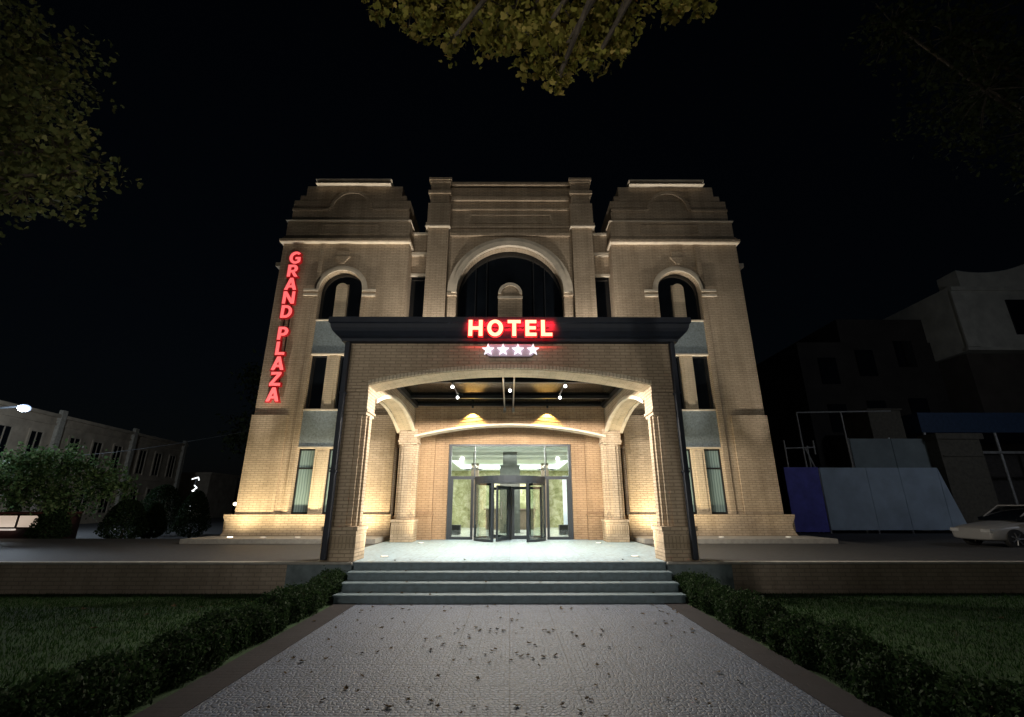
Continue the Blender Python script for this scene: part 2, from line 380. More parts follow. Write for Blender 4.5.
# ------------------------------------------------------------------ hotel
H = thing('hotel_building', 'tan brick hotel with two stepped towers, big central arch and arched porch', 'hotel', (0, 18, .65))
def arched_wall(m, x0, x1, z0, z1, ox0, ox1, oz0, sp, y0, y1, n=33):
    cx = (ox0 + ox1) / 2; r = (ox1 - ox0) / 2
    m.box(x0, ox0, y0, y1, z0, z1); m.box(ox1, x1, y0, y1, z0, z1)
    if oz0 > z0: m.box(ox0, ox1, y0, y1, z0, oz0)
    xs = [cx - r * math.cos(math.pi * i / (n - 1)) for i in range(n)]
    m.strip(xs, lambda x: sp + math.sqrt(max(0, r * r - (x - cx) ** 2)), z1, y0, y1)
def tower(s):
    X = lambda a: s * a            # a = distance from the middle
    m = MB()
    a0, a1 = sorted((X(8.30), X(6.45))); b0, b1 = sorted((X(10.2), X(4.55)))
    arched_wall(m, b0, b1, .80, 13.1, a0, a1, 1.55, 10.82, 18.2, 18.52)
    m.box(b0, b1, 18.521, 24, .65, 13.1)
    T = m.build('tower', M['brick'], H)
    T['label'] = 'left brick tower carrying the red vertical sign' if s < 0 else 'right brick tower without a sign'
    # buttresses and plinth
    MB().box(X(10.26), X(8.83), 18.14, 18.198, 1.56, 5.30).box(X(10.27), X(10.202), 18.199, 20, 1.56, 5.3).box(X(5.9), X(4.5), 18.14, 18.198, 1.56, 5.30).build('buttress', M['brick'], T)
    MB().box(X(8.50), X(8.31), 18.15, 18.198, 1.56, 13.0).box(X(6.44), X(6.25), 18.165, 18.198, 1.56, 10.4).build('window_surround', M['brick'], T)
    # plinth with a curved outer end
    prof = [(X(4.42), .80), (X(10.62), .80)] + [(X(10.62 - .16 * math.sin(math.pi * i / 10)), .80 + .66 * i / 10) for i in range(1, 10)] + [(X(10.60), 1.46), (X(10.60), 1.555), (X(4.42), 1.555)]
    MB().prism([p for p in prof], 18.04, 18.138, 'y').box(X(10.6), X(10.275), 18.139, 20, .8, 1.555).build('plinth', M['brick'], T)
    # window bay: stucco panels, pier, windows
    MB().box(X(8.298), X(6.452), 18.27, 18.50, 4.06, 5.50).box(X(8.298), X(6.452), 18.27, 18.50, 7.92, 9.38).build('stucco_panel', M['stucco'], T)
    MB().box(X(8.298), X(6.452), 18.22, 18.5, 5.50, 5.56).box(X(8.298), X(6.452), 18.22, 18.5, 4.0, 4.058).box(X(8.298), X(6.452), 18.22, 18.5, 7.86, 7.918).box(X(8.298), X(6.452), 18.2, 18.5, 9.382, 9.44).build('window_ledge', M['trim'], T)
    p = MB()
    for z0, z1 in ((1.56, 3.998), (5.562, 7.858)):
        p.box(X(7.63), X(7.12), 18.30, 18.5, z0, z1).box(X(7.52), X(7.23), 18.27, 18.299, z0 + .12, z1 - .12)
    xs = [7.375 - .25 * math.cos(math.pi * i / 16) for i in range(17)]
    q = [(X(a), 10.95 + math.sqrt(max(0, .0625 - (a - 7.375) ** 2))) for a in xs]
    p.prism([(X(7.625), 9.442), (X(7.125), 9.442)] + q, 18.30, 18.5, 'y')
    p.build('window_pier', M['brick_cream'], T)
    for z0, z1, curtain in ((1.57, 3.995, s < 0), (5.565, 7.855, False), (9.445, 11.8, False)):
        for xa, xb in ((8.295, 7.635), (7.115, 6.455)):
            g = MB()
            if z0 > 9: # arched half window
                ys = lin(xa, xb, 9)
                r = .918
                g.strip(sorted([X(a) for a in ys]), z0, lambda x: 10.82 + math.sqrt(max(0, r * r - (abs(x) - 7.375) ** 2)), 18.46, 18.48)
            else: g.box(X(xa), X(xb), 18.46, 18.48, z0, z1)
            if z0 > 9 and xa > 8:
                ys = lin(7.634, 7.116, 9)
                g.strip(sorted([X(a) for a in ys]), 11.21, lambda x: 10.82 + math.sqrt(max(0, .918 ** 2 - (abs(x) - 7.375) ** 2)), 18.46, 18.48)
            w = g.build('window', M['curtain'] if curtain or (z0 < 2) else M['glass_dark'], T)
            if z0 < 9:
                f = MB(); l, r_ = sorted((X(xa), X(xb)))
                f.box(l, l + .06, 18.42, 18.458, z0, z1).box(r_ - .06, r_, 18.42, 18.458, z0, z1).box(l + .06, r_ - .06, 18.42, 18.458, z0, z0 + .06).box(l + .06, r_ - .06, 18.42, 18.458, z1 - .06, z1)
                if z0 < 2: f.box(l + .06, r_ - .06, 18.42, 18.458, 3.22, 3.28)
                f.build('window_frame', M['frame_black'], T)
    # arch moulding, imposts, keystone diamond
    MB().ring(X(7.375), 10.82, .935, 1.06, 18.13, 18.198).ring(X(7.375), 10.82, 1.061, 1.15, 18.15, 18.198).box(X(8.95), X(8.33), 18.1, 18.148, 10.50, 10.60).box(X(8.95), X(8.33), 18.08, 18.149, 10.72, 10.82).box(X(6.42), X(5.85), 18.12, 18.198, 10.50, 10.60).box(X(6.42), X(5.85), 18.10, 18.198, 10.72, 10.82).build('arch_moulding', M['trim'], T)
    cx = X(7.45)
    MB().prism([(cx - .33, 12.42), (cx + .33, 12.42), (cx + .08, 12.08), (cx - .08, 12.08)], 18.11, 18.198, 'y').box(cx - .25, cx + .25, 18.12, 18.197, 12.422, 12.7).build('keystone', M['brick'], T)
    # cornices
    MB().box(X(10.30), X(4.48), 18.00, 24.1, 13.102, 13.15).box(X(10.24), X(4.52), 18.09, 24, 14.27, 14.30).build('cornice_uplit_edge', M['trim'], T)  # pale underside slabs: uplight brightness put into their colour
    MB().box(X(10.32), X(4.46), 17.99, 24, 13.151, 13.25).box(X(10.26), X(4.5), 18.08, 24, 13.251, 13.36).box(X(10.22), X(4.53), 18.13, 24, 13.361, 13.451).build('cornice', M['brick'], T)
    MB().box(X(10.18), X(4.57), 18.2, 24, 13.452, 14.269).build('frieze', M['brick'], T)
    MB().box(X(8.65), X(5.95), 18.15, 18.198, 13.60, 13.66).box(X(8.65), X(5.95), 18.15, 18.198, 14.06, 14.12).box(X(8.65), X(8.55), 18.15, 18.198, 13.662, 14.058).box(X(6.05), X(5.95), 18.15, 18.198, 13.662, 14.058).build('frieze_panel', M['brick'], T)
    # stepped gable
    MB().box(X(10.05), X(4.66), 18.22, 20.5, 14.362, 15.42).box(X(9.55), X(5.08), 18.24, 20.4, 15.422, 16.22).box(X(9.82), X(4.86), 18.26, 20.45, 15.423, 15.72).build('gable', M['brick'], T)
    MB().ring(X(7.36), 14.95, .85, 1.0, 18.15, 18.218).box(X(10.05), X(8.37), 18.14, 18.218, 14.84, 14.95).box(X(6.35), X(4.66), 18.14, 18.218, 14.84, 14.95).build('gable_moulding', M['brick'], T)
    MB().box(X(9.10), X(5.60), 18.0, 20.6, 16.222, 16.26).box(X(9.12), X(5.58), 18.03, 20.6, 16.44, 16.50).build('cap_uplit_edge', M['trim'], T)  # pale cap lips, with the uplight painted into their colour
    MB().box(X(9.05), X(5.65), 18.07, 20.5, 16.261, 16.439).build('gable_cap', M['brick'], T)
    # set-back side wing
    MB().box(X(11.15), X(10.272), 20.0, 24, .65, 12.9).build('side_pier', M['brick'], T)
    MB().box(X(11.35), X(10.41), 19.85, 24, 12.902, 13.1).build('side_pier_cap', M['trim'], T)
    return T
TL = tower(-1); TR = tower(1)

# central bay
m = MB()
arched_wall(m, -3.75, 3.75, 6.0, 16.25, -2.32, 2.32, 7.2, 10.70, 18.35, 18.75, 49)
m.box(-4.1, 4.1, 19.3, 24, 5, 15.0)
CB = m.build('central_bay', M['brick'], H)
q = MB()
for s in (-1, 1):
    q.box(s * 2.8, s * 3.72, 18.12, 18.348, 6.6, 13.9).box(s * 2.76, s * 3.78, 18.05, 18.349, 14.08, 15.18).box(s * 2.84, s * 3.68, 18.1, 18.9, 15.182, 16.3)
q.build('pilaster', M['brick'], CB)
q = MB(); qe = MB()
for s in (-1, 1):
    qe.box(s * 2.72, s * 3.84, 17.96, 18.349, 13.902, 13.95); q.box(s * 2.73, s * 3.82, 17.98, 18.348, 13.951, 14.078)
    q.box(s * 2.76, s * 3.80, 18.0, 19.0, 15.70, 15.86).box(s * 2.78, s * 3.76, 18.0, 19.0, 16.302, 16.42).box(s * 2.74, s * 3.8, 17.97, 19.0, 16.421, 16.54)
qe.build('cap_uplit_edge', M['trim'], CB); q.build('pilaster_cap', M['brick'], CB)  # pilaster cap undersides coloured pale to carry the uplight
MB().box(-2.75, 2.75, 18.15, 18.348, 16.28, 16.40).box(-2.75, 2.75, 18.2, 18.9, 16.401, 16.48).box(-2.75, 2.75, 18.18, 18.347, 15.45, 15.62).box(-2.75, 2.75, 18.26, 18.347, 14.98, 15.06).box(-2.75, 2.75, 18.24, 18.346, 13.98, 14.08).box(-2.75, 2.75, 18.2, 18.347, 13.56, 13.68).build('parapet_moulding', M['brick'], CB)
MB().box(-1.9, 1.9, 18.29, 18.348, 14.28, 14.34).box(-1.9, 1.9, 18.29, 18.348, 14.68, 14.74).box(-1.9, -1.82, 18.29, 18.348, 14.342, 14.678).box(1.82, 1.9, 18.29, 18.348, 14.342, 14.678).build('parapet_panel', M['brick'], CB)
MB().ring(0, 10.70, 2.34, 2.57, 18.16, 18.348, n=48).ring(0, 10.70, 2.571, 2.76, 18.22, 18.348, n=48).build('great_arch_moulding', M['trim'], CB)
MB().box(-2.79, -2.33, 18.2, 18.347, 10.57, 10.698).box(2.33, 2.79, 18.2, 18.347, 10.57, 10.698).box(-2.76, -2.35, 18.28, 18.346, 7.2, 10.568).box(2.35, 2.76, 18.28, 18.346, 7.2, 10.568).build('arch_jamb', M['brick'], CB)
xs = [-2.318 * math.cos(math.pi * i / 40) for i in range(41)]
MB().strip(xs, 7.2, lambda x: 10.70 + math.sqrt(max(0, 2.318 ** 2 - x * x)), 18.70, 18.72).build('great_window', M['glass_dark'], CB)
mu = MB()
for x in (-1.55, 1.55, -1.05, 1.05): mu.box(x - .02, x + .02, 18.66, 18.698, 7.2, 10.75 + math.sqrt(2.14 ** 2 - x * x) - .02)
mu.build('window_mullion', M['frame_black'], CB)
q = [(-.53 * math.cos(math.pi * i / 16), 10.78 + .53 * math.sin(math.pi * i / 16)) for i in range(17)]
MB().prism([(.53, 7.2), (-.53, 7.2)] + q, 18.50, 18.66, 'y').build('window_pier', M['brick'], CB)
MB().ring(0, 10.78, .40, .53, 18.44, 18.498).box(-.55, .55, 18.44, 18.498, 10.55, 10.65).build('pier_moulding', M['trim'], CB)
q = MB(); qc = MB(); qg = MB()
for s in (-1, 1):
    q.box(s * 3.78, s * 4.548, 18.9, 19.29, 11.9, 14.0)
    qc.box(s * 3.76, s * 4.54, 18.78, 18.898, 11.82, 11.93).box(s * 3.76, s * 4.54, 18.72, 18.898, 12.86, 13.0).box(s * 3.76, s * 4.54, 18.8, 19.2, 14.002, 14.1)
    qg.box(s * 3.76, s * 4.54, 19.05, 19.08, 6.5, 11.88)
q.build('link_wall', M['brick'], CB); qc.build('link_moulding', M['trim'], CB); qg.build('link_window', M['glass_dark'], CB)
MB().box(-10.1, -5.3, 24.11, 36, .65, 12.8).box(5.3, 10.1, 24.11, 36, .65, 12.8).box(-5.299, 5.299, 24.11, 36, 5.4, 12.8).box(-10.1, 10.1, 36.01, 44, .65, 12.8).build('rear_wing', M['brick'], H, split=False)

# entrance wall inside the porch
EW = MB().box(-4.1, -2.42, 18.5, 18.8, .65, 5.7).box(2.42, 4.1, 18.5, 18.8, .65, 5.7).box(-2.42, 2.42, 18.5, 18.8, 4.2, 5.7).build('entrance_wall', M['brick_warm'], H)
q = MB()
for s in (-1, 1):
    q.box(s * 2.95, s * 4.1, 18.34, 18.498, 1.56, 4.6).box(s * 2.93, s * 4.1, 18.25, 18.497, .652, 1.50).box(s * 2.90, s * 4.1, 18.22, 18.499, 1.502, 1.56)
q.build('wall_dado', M['brick_warm'], EW)
for s in (-1, 1):
    MB().box(s * 4.102, s * 4.548, 18.95, 18.99, 1.2, 5.7).build('slot_window', M['glass_dark'], EW)
    MB().box(s * 4.102, s * 4.548, 18.75, 18.94, .65, 1.5).box(s * 4.102, s * 4.548, 18.75, 18.94, 4.1, 5.7).build('slot_wall', M['brick_warm'], EW)

# porch
zf = lambda x: 5.18 - .42 * (x / 3.58) ** 2
xs = lin(-3.58, 3.58, 41)
PO = MB().box(-4.22, -3.58, 11.32, 12.04, 4.60, 5.88).box(3.58, 4.22, 11.32, 12.04, 4.60, 5.88).strip(xs, lambda x: zf(x) + .02, 5.88, 11.32, 12.04).build('porch', M['brick'], H)
MB().strip(xs, lambda x: zf(x), lambda x: zf(x) + .018, 11.30, 12.05).build('arch_soffit', M['brick_cream'], PO)
MB().strip(xs, lambda x: zf(x) + .019, lambda x: zf(x) + .115, 11.24, 11.318).build('arch_header_course', M['header'], PO)
MB().strip(lin(-3.75, 3.75, 41), lambda x: 5.18 - .42 * (x / 3.58) ** 2 + .13, lambda x: 5.18 - .42 * (x / 3.58) ** 2 + .165, 11.29, 11.319).box(-4.25, -3.75, 11.28, 11.319, 4.66, 4.72).box(3.75, 4.25, 11.28, 11.319, 4.66, 4.72).build('arch_label', M['brick'], PO)
def za(y): return 5.08 - .58 * ((y - 14.66) / 2.62) ** 2
ys = lin(12.04, 17.28, 33)
for s in (-1, 1):
    MB().strip(ys, lambda y: za(y) + .02, 5.88, s * 3.58, s * 4.2, 'x').build('side_arch', M['brick'], PO)
    MB().strip(ys, lambda y: za(y), lambda y: za(y) + .018, s * 3.60, s * 4.18, 'x').build('side_arch_soffit', M['brick_cream'], PO)
    for a, b in ((3.55, 3.66), (4.12, 4.23)):
        MB().strip(ys, lambda y: za(y) - .05, lambda y: za(y) + .06, s * a, s * b, 'x').build('side_arch_rib', M['trim'], PO)
    MB().box(s * 3.58, s * 4.2, 17.28, 18.198, 4.5, 5.88).build('rear_pier_wall', M['brick'], PO)
zb = lambda x: 4.75 - .44 * (x / 3.56) ** 2
xs2 = lin(-3.56, 3.56, 41)
MB().strip(xs2, lambda x: zb(x) + .02, 5.80, 17.2, 17.62).build('inner_arch_beam', M['brick_warm'], PO)
MB().strip(xs2, lambda x: zb(x) - .02, lambda x: zb(x) + .05, 17.15, 17.66).build('inner_arch_rib', M['trim'], PO)
MB().strip(xs2, lambda x: zb(x) + .20, lambda x: zb(x) + .23, 17.188, 17.199).strip(xs2, lambda x: zb(x) + .33, lambda x: zb(x) + .36, 17.184, 17.199).build('inner_arch_corbel', M['brick_warm'], PO)
def column(cx, cy):
    h, g, k = .31, .09, .11
    q = [(-h, -k - .06), (-h + g, -k - .06)]
    ring_ = []
    base = [(h, -h + g), (h, -k), (h + .045, -k), (h + .045, k), (h, k), (h, h - g), (h - g, h - g)]
    for r in range(4):
        c_, s_ = [(1, 0), (0, 1), (-1, 0), (0, -1)][r]
        ring_ += [(cx + x * c_ - y * s_, cy + x * s_ + y * c_) for x, y in base]
    c = MB().prism(ring_, 1.40, 4.02, 'z').build('column', M['brick'], PO)
    b = .385
    MB().box(cx - b, cx + b, cy - b, cy + b, .652, .93).box(cx - b, cx + b, cy - b, cy + b, 1.192, 1.30).box(cx - b - .03, cx + b + .03, cy - b - .03, cy + b + .03, 1.302, 1.398).build('column_base', M['brick'], c)
    MB().box(cx - b - .004, cx + b + .004, cy - b - .004, cy + b + .004, .932, 1.19).build('column_base_course', M['brick_soldier'], c)
    b = .335
    MB().box(cx - b, cx + b, cy - b, cy + b, 4.022, 4.598).box(cx - b - .03, cx + b + .03, cy - b - .03, cy + b + .03, 4.1, 4.16).build('column_cap', M['brick'], c)
for s in (-1, 1):
    column(s * 3.92, 11.70); column(s * 3.78, 17.52)
    # rainwater pipe down the front of each corner
    MB().box(s * 4.22, s * 4.10, 11.10, 11.255, .70, 5.86).box(s * 4.24, s * 4.08, 11.09, 11.27, 4.5, 4.56).box(s * 4.24, s * 4.08, 11.09, 11.27, 2.6, 2.66).build('downpipe', M['navy'], PO, bevel=.02)
# dark cornice and roof deck
prof = [(0, 5.882), (.10, 5.90), (.12, 5.97), (.20, 6.02), (.30, 6.12), (.34, 6.2), (.36, 6.30), (.40, 6.33), (.40, 6.47)]
c = MB(); vs = []
for d, z in prof:
    vs += [(-4.24 - d, 11.27 - d * .9, z), (4.24 + d, 11.27 - d * .9, z), (4.24 + d, 18.19, z), (-4.24 - d, 18.19, z)]
fs = [(3, 2, 1, 0)]
for i in range(len(prof) - 1):
    for k in range(4): a = 4 * i + k; b = 4 * i + (k + 1) % 4; fs.append((a, b, b + 4, a + 4))
L = 4 * (len(prof) - 1); fs.append((L, L + 1, L + 2, L + 3))
c.add(vs, fs).build('porch_cornice', M['navy'], PO)
# glazed ceiling: black beams, glass, deck above
q = MB().box(-3.57, 3.57, 12.06, 12.2, 5.36, 5.52).box(-3.57, 3.57, 17.0, 17.14, 5.44, 5.52).box(-3.57, -3.45, 12.2, 17.0, 5.36, 5.52).box(3.45, 3.57, 12.2, 17.0, 5.36, 5.52)
for y in (13.55, 15.7): q.box(-3.44, 3.44, y - .07, y + .07, 5.42, 5.52)
q.build('ceiling_beam', M['frame_black'], PO)
MB().box(-3.5, 3.5, 12.1, 17.1, 5.524, 5.54).build('ceiling_glass', M['glass_roof'], PO)
MB().tube((-.2, 12.1, 5.36), (-.2, 17.12, 5.36), .025).tube((.12, 12.1, 5.36), (.12, 17.12, 5.36), .025).box(-.25, -.15, 17.0, 17.19, 5.22, 5.36).box(.07, .17, 17.0, 17.19, 5.22, 5.36).build('ceiling_rod', M['chrome'], PO)

# ceiling lamps in the porch
def porch_lamp(name, x, ys_, label, power):
    t = thing(name, label, 'spotlight', (x, ys_[0], 5.2), 0, 'white ceiling spotlights under the porch glass')
    if len(ys_) > 1: MB().tube((x, ys_[0] - .1, 5.30), (x, ys_[1] + .1, 5.30), .018).build('rod', M['frame'], t)
    for y in ys_:
        MB().tube((x, y, 5.34), (x, y, 5.24), .03).build('stem', M['chrome'], t)
        MB().sphere((x, y, 5.20), .045).build('bulb', emit('bulb_glow', (1, 1, 1), 9), t, smooth=True)
        light('lamp_light', 'SPOT', (x, y, 5.12), power, (1, .91, .77), (x, y, 0), .04, 174, .12, t)
porch_lamp('ceiling_spotlight', -1.70, (13.2, 14.6), 'pair of white spotlights on a rod under the left half of the porch ceiling', 500)
porch_lamp('ceiling_spotlight', 1.62, (13.1, 14.6), 'pair of white spotlights on a rod under the right half of the porch ceiling', 500)
porch_lamp('ceiling_spotlight', 0.0, (13.65,), 'single white spotlight in the middle of the porch ceiling', 500)
for s, side in ((-1, 'left'), (1, 'right')):
    t = thing('wall_spotlight', f'small spotlight throwing a yellow cone on the {side} half of the inner arch beam', 'spotlight', (s * 1.4, 17.0, 5.28), 0, 'yellow spotlights at the inner arch')
    MB().tube((s * 1.4, 17.0, 5.437), (s * 1.4, 17.0, 5.35), .04).build('housing', M['frame_black'], t)
    light('cone_light', 'SPOT', (s * 1.4, 17.0, 5.335), 250, (1, .77, .26), (s * 1.4, 17.02, 4.3), .03, 102, .3, t)

# revolving door and glass entrance
ED = MB()
def fr(x0, x1, z0, z1, y0=18.5, y1=18.62): ED.box(x0, x1, y0, y1, z0, z1)
for x in (-2.40, 2.30): fr(x, x + .1, .652, 4.19)
fr(-2.299, 2.299, 4.12, 4.19); fr(-2.299, 2.299, 2.84, 2.96)
for x in (-2.299, -1.5, 1.42, 2.21): fr(x, x + .09, .75, 2.838)
for x in (-1.40, 1.37): fr(x, x + .035, 2.962, 4.118)
for s in (-1, 1): fr(s * 1.41, s * 2.298, .652, .748)
EDO = ED.build('entrance_frame', M['frame'], EW)
g = MB().box(-2.30, 2.30, 18.57, 18.58, 2.965, 4.115).box(-2.21, -1.5, 18.57, 18.58, .75, 2.838).box(1.51, 2.21, 18.57, 18.58, .75, 2.838)
g.build('entrance_glass', M['glass'], EW)
RV = MB(); cy, r = 18.30, 1.36
n = 40
circ = [(r * math.cos(2 * math.pi * i / n), cy + r * math.sin(2 * math.pi * i / n)) for i in range(n)]
RVo = MB().prism(circ, 2.72, 2.90, 'z').build('revolving_door', M['frame'], H, smooth=False)
RVo['label'] = 'grey-framed revolving door with curved glass drum'
def arc_wall(mb, a0, a1, r0, r1, z0, z1, n=10):
    vs = []
    for i in range(n + 1):
        a = R(a0 + (a1 - a0) * i / n)
        for r in (r0, r1):
            for z in (z0, z1): vs.append((r * math.cos(a), cy + r * math.sin(a), z))
    fs = [(0, 1, 3, 2), (4 * n, 4 * n + 2, 4 * n + 3, 4 * n + 1)]
    for i in range(n):
        a = 4 * i; b = a + 4
        fs += [(a, b, b + 1, a + 1), (a + 2, a + 3, b + 3, b + 2), (a, a + 2, b + 2, b), (a + 1, b + 1, b + 3, a + 3)]
    mb.add(vs, fs)
gl = MB(); fm = MB()
for a0, a1 in ((182, 243), (297, 358), (2, 55), (125, 178)):
    arc_wall(gl, a0, a1, 1.30, 1.312, .741, 2.639)
    arc_wall(fm, a0, a1, 1.27, 1.345, .652, .74); arc_wall(fm, a0, a1, 1.27, 1.345, 2.64, 2.719)
    for a in (a0, a1 - 3): arc_wall(fm, a, a + 3.5, 1.265, 1.35, .741, 2.639, 1)
gl.build('drum_glass', M['glass'], RVo); fm.build('drum_frame', M['frame'], RVo)
arcb = MB(); arc_wall(arcb, 243, 297, 1.2, 1.36, 2.64, 2.719); arcb.build('portal_header', M['frame'], RVo)
MB().tube((0, cy, .66), (0, cy, 2.57), .075, n=12).build('centre_shaft', M['frame_black'], RVo)
for a in (248, 8, 128):
    d = Vector((math.cos(R(a)), math.sin(R(a)), 0)); nn = Vector((-d.y, d.x, 0)) * .025
    def wb(mb, r0, r1, z0, z1, th=1):
        a_ = [Vector((0, cy, 0)) + d * r0 + nn * th, Vector((0, cy, 0)) + d * r1 + nn * th, Vector((0, cy, 0)) + d * r1 - nn * th, Vector((0, cy, 0)) + d * r0 - nn * th]
        mb.prism([(v.x, v.y) for v in a_], z0, z1, 'z')
    w = MB(); wb(w, .08, .17, .67, 2.56); wb(w, 1.16, 1.25, .67, 2.56); wb(w, .171, 1.159, .67, .80); wb(w, .171, 1.159, 2.46, 2.56)
    wo = w.build('door_wing', M['frame'], RVo)
    g = MB(); wb(g, .171, 1.159, .801, 2.459, .2); g.build('wing_glass', M['glass'], RVo)
    h = MB(); p = Vector((0, cy, 0)) + d * .95 + nn * 2; h.tube((p.x, p.y, 1.4), (p.x, p.y, 2.0), .015); h.build('push_bar', M['chrome'], RVo)

# lobby behind the glass
LB = MB().box(-5.2, 5.2, 18.82, 35, .45, .646).build('lobby', M['lobby_floor'], H)
MB().box(-5.2, -5.05, 18.82, 35, .65, 5.3).box(5.05, 5.2, 18.82, 35, .65, 5.3).box(-5.05, 5.05, 34.8, 35, .65, 5.3).build('lobby_wall', M['marble'], LB, split=False)
cg_ = MB().box(-5.05, 5.05, 18.82, 34.79, 4.62, 4.75)
for y0, y1, z in ((18.82, 20.4, 4.28), (22.0, 22.7, 4.36), (24.3, 25.0, 4.36), (26.6, 27.3, 4.36), (33.2, 34.7, 4.3)): cg_.box(-5.04, 5.04, y0, y1, z, 4.619)
cg_.box(-5.03, -3.4, 27.301, 33.19, 4.3, 4.618).box(3.4, 5.03, 27.301, 33.19, 4.3, 4.618)
cg_.build('lobby_ceiling', M['inner'], LB, split=False)
MB().box(-3.3, 3.3, 33.1, 33.18, 4.36, 4.5).box(-3.38, -3.3, 27.4, 33, 4.4, 4.5).box(3.3, 3.38, 27.4, 33, 4.4, 4.5).box(-4.9, 4.9, 20.42, 20.46, 4.5, 4.56).build('cove_light', emit('cove_glow', (.9, 1, .94), 5), LB)
for x, y in ((-1.5, 21.2), (1.6, 21.2), (-3.2, 23.5), (3.2, 23.5), (-1.3, 25.8), (1.3, 25.8)):
    MB().tube((x, y, 4.60), (x, y, 4.619), .09, n=14).build('downlight', emit('warm_downlight', (1, .82, .58), 4), LB)
MB().box(-.34, .34, 22.75, 23.4, 3.75, 4.36).box(-.48, .48, 22.75, 23.5, .65, 3.74).build('lobby_column', plain('grey_stone_column', (.10, .105, .095), .35), LB)
for i, x in enumerate((-4.1, -2.1, 2.1, 4.1)):
    MB().box(x - .22, x + .22, 28.3, 28.8, .65, 4.3).build('lobby_pillar', M['wood'], LB)
for i, x in enumerate((-3.1, -1.05, 1.05, 3.1)):
    MB().box(x - .8, x + .8, 28.9, 28.95, .65, 3.6).build('marble_panel', M['marble'], LB)
MB().box(-1.3, 1.3, 26.2, 26.9, .65, 1.65).box(-1.4, 1.4, 26.1, 27, 1.652, 1.72).build('reception_desk', M['wood'], LB)
MB().box(-3.6, -2.2, 21.6, 22.1, .648, 1.05).box(2.2, 3.6, 21.6, 22.1, .648, 1.05).build('bench', M['frame_black'], LB)
MB().box(2.45, 2.85, 22.2, 22.24, .9, 3.2).build('lobby_screen', emit('blue_white_panel', (.6, .78, 1), .5), LB)
light('lobby_light', 'AREA', (0, 24.9, 4.2), 460, (1, .99, .94), (0, 24.9, 0), 5, parent=H)
light('lobby_light', 'AREA', (0, 30, 4.2), 520, (1, .98, .92), (0, 30, 0), 5, parent=H)
light('lobby_light', 'AREA', (0, 20.4, 4.2), 330, (1, 1, .98), (0, 19.4, 0), 3, parent=H)
for s, side in ((-1, 'left'), (1, 'right')):
    t = thing('chandelier', f'small dark branched chandelier in the lobby, seen through the {side} transom glass', 'chandelier', (s * 1.75, 22.6, 3.4), 0, 'lobby chandeliers')
    MB().tube((s * 1.75, 22.6, 3.7), (s * 1.75, 22.6, 4.3), .015).build('rod', M['frame_black'], t)
    a = MB(); b = MB()
    for k in range(10):
        an = R(36 * k); p = (s * 1.75 + .42 * math.cos(an), 22.6 + .42 * math.sin(an), 3.62)
        a.tube((s * 1.75, 22.6, 3.58), (p[0], p[1], 3.5), .014).tube((p[0], p[1], 3.5), p, .012); b.sphere((p[0], p[1], 3.67), .035, 8, 6)
    a.build('arms', M['frame_black'], t); b.build('bulbs', emit('chandelier_glow', (1, .9, .65), 1.2), t)

# ------------------------------------------------------------------ lettering
def arc(cx, cy, rx, ry, a0, a1, n=14): return [(cx + rx * math.cos(R(a0 + (a1 - a0) * i / n)), cy + ry * math.sin(R(a0 + (a1 - a0) * i / n))) for i in range(n + 1)]
w_ = .22
GL = {
 'H': (.84, [[(0, 0), (.23, 0), (.23, .39), (.61, .39), (.61, 0), (.84, 0), (.84, 1), (.61, 1), (.61, .59), (.23, .59), (.23, 1), (0, 1)]]),
 'T': (.78, [[(.275, 0), (.505, 0), (.505, .81), (.78, .81), (.78, 1), (0, 1), (0, .81), (.275, .81)]]),
 'E': (.66, [[(0, 0), (.66, 0), (.66, .19), (.23, .19), (.23, .41), (.62, .41), (.62, .6), (.23, .6), (.23, .81), (.66, .81), (.66, 1), (0, 1)]]),
 'L': (.66, [[(0, 0), (.66, 0), (.66, .19), (.23, .19), (.23, 1), (0, 1)]]),
 'O': (.94, [arc(.47, .5, .47, .52, 0, 360, 40)[:-1], arc(.47, .5, .235, .325, 0, 360, 40)[:-1]]),
 'N': (.88, [[(0, 0), (.22, 0), (.22, .64), (.64, 0), (.88, 0), (.88, 1), (.66, 1), (.66, .38), (.25, 1), (0, 1)]]),
 'Z': (.76, [[(0, 0), (.76, 0), (.76, .19), (.28, .19), (.74, .84), (.74, 1), (.02, 1), (.02, .81), (.46, .81), (0, .17)]]),
 'A': (.90, [[(0, 0), (.24, 0), (.31, .21), (.59, .21), (.66, 0), (.90, 0), (.57, 1), (.33, 1)], [(.365, .38), (.535, .38), (.45, .68)]]),
 'P': (.74, [[(0, 0), (.23, 0), (.23, .33), (.40, .33)] + arc(.40, .665, .34, .335, -90, 90) + [(0, 1)], [(.23, .51), (.37, .51)] + arc(.37, .665, .13, .155, -90, 90) + [(.23, .82)]]),
 'R': (.82, [[(0, 0), (.23, 0), (.23, .37), (.30, .37), (.54, 0), (.82, 0), (.52, .42)] + arc(.42, .69, .33, .31, -50, 90) + [(0, 1)], [(.23, .54), (.38, .54)] + arc(.38, .68, .13, .14, -90, 90) + [(.23, .82)]]),
 'D': (.82, [[(0, 0), (.34, 0)] + arc(.34, .5, .48, .5, -90, 90, 20) + [(0, 1)], [(.23, .19), (.34, .19)] + arc(.34, .5, .245, .31, -90, 90, 20) + [(.23, .81)]]),
 'G': (.86, [arc(.47, .5, .47, .52, 42, 325, 34) + [(.86, .2), (.86, .55), (.47, .55), (.47, .37), (.64, .37), (.64, .26)] + arc(.49, .5, .255, .325, 305, 52, 26)]),
}
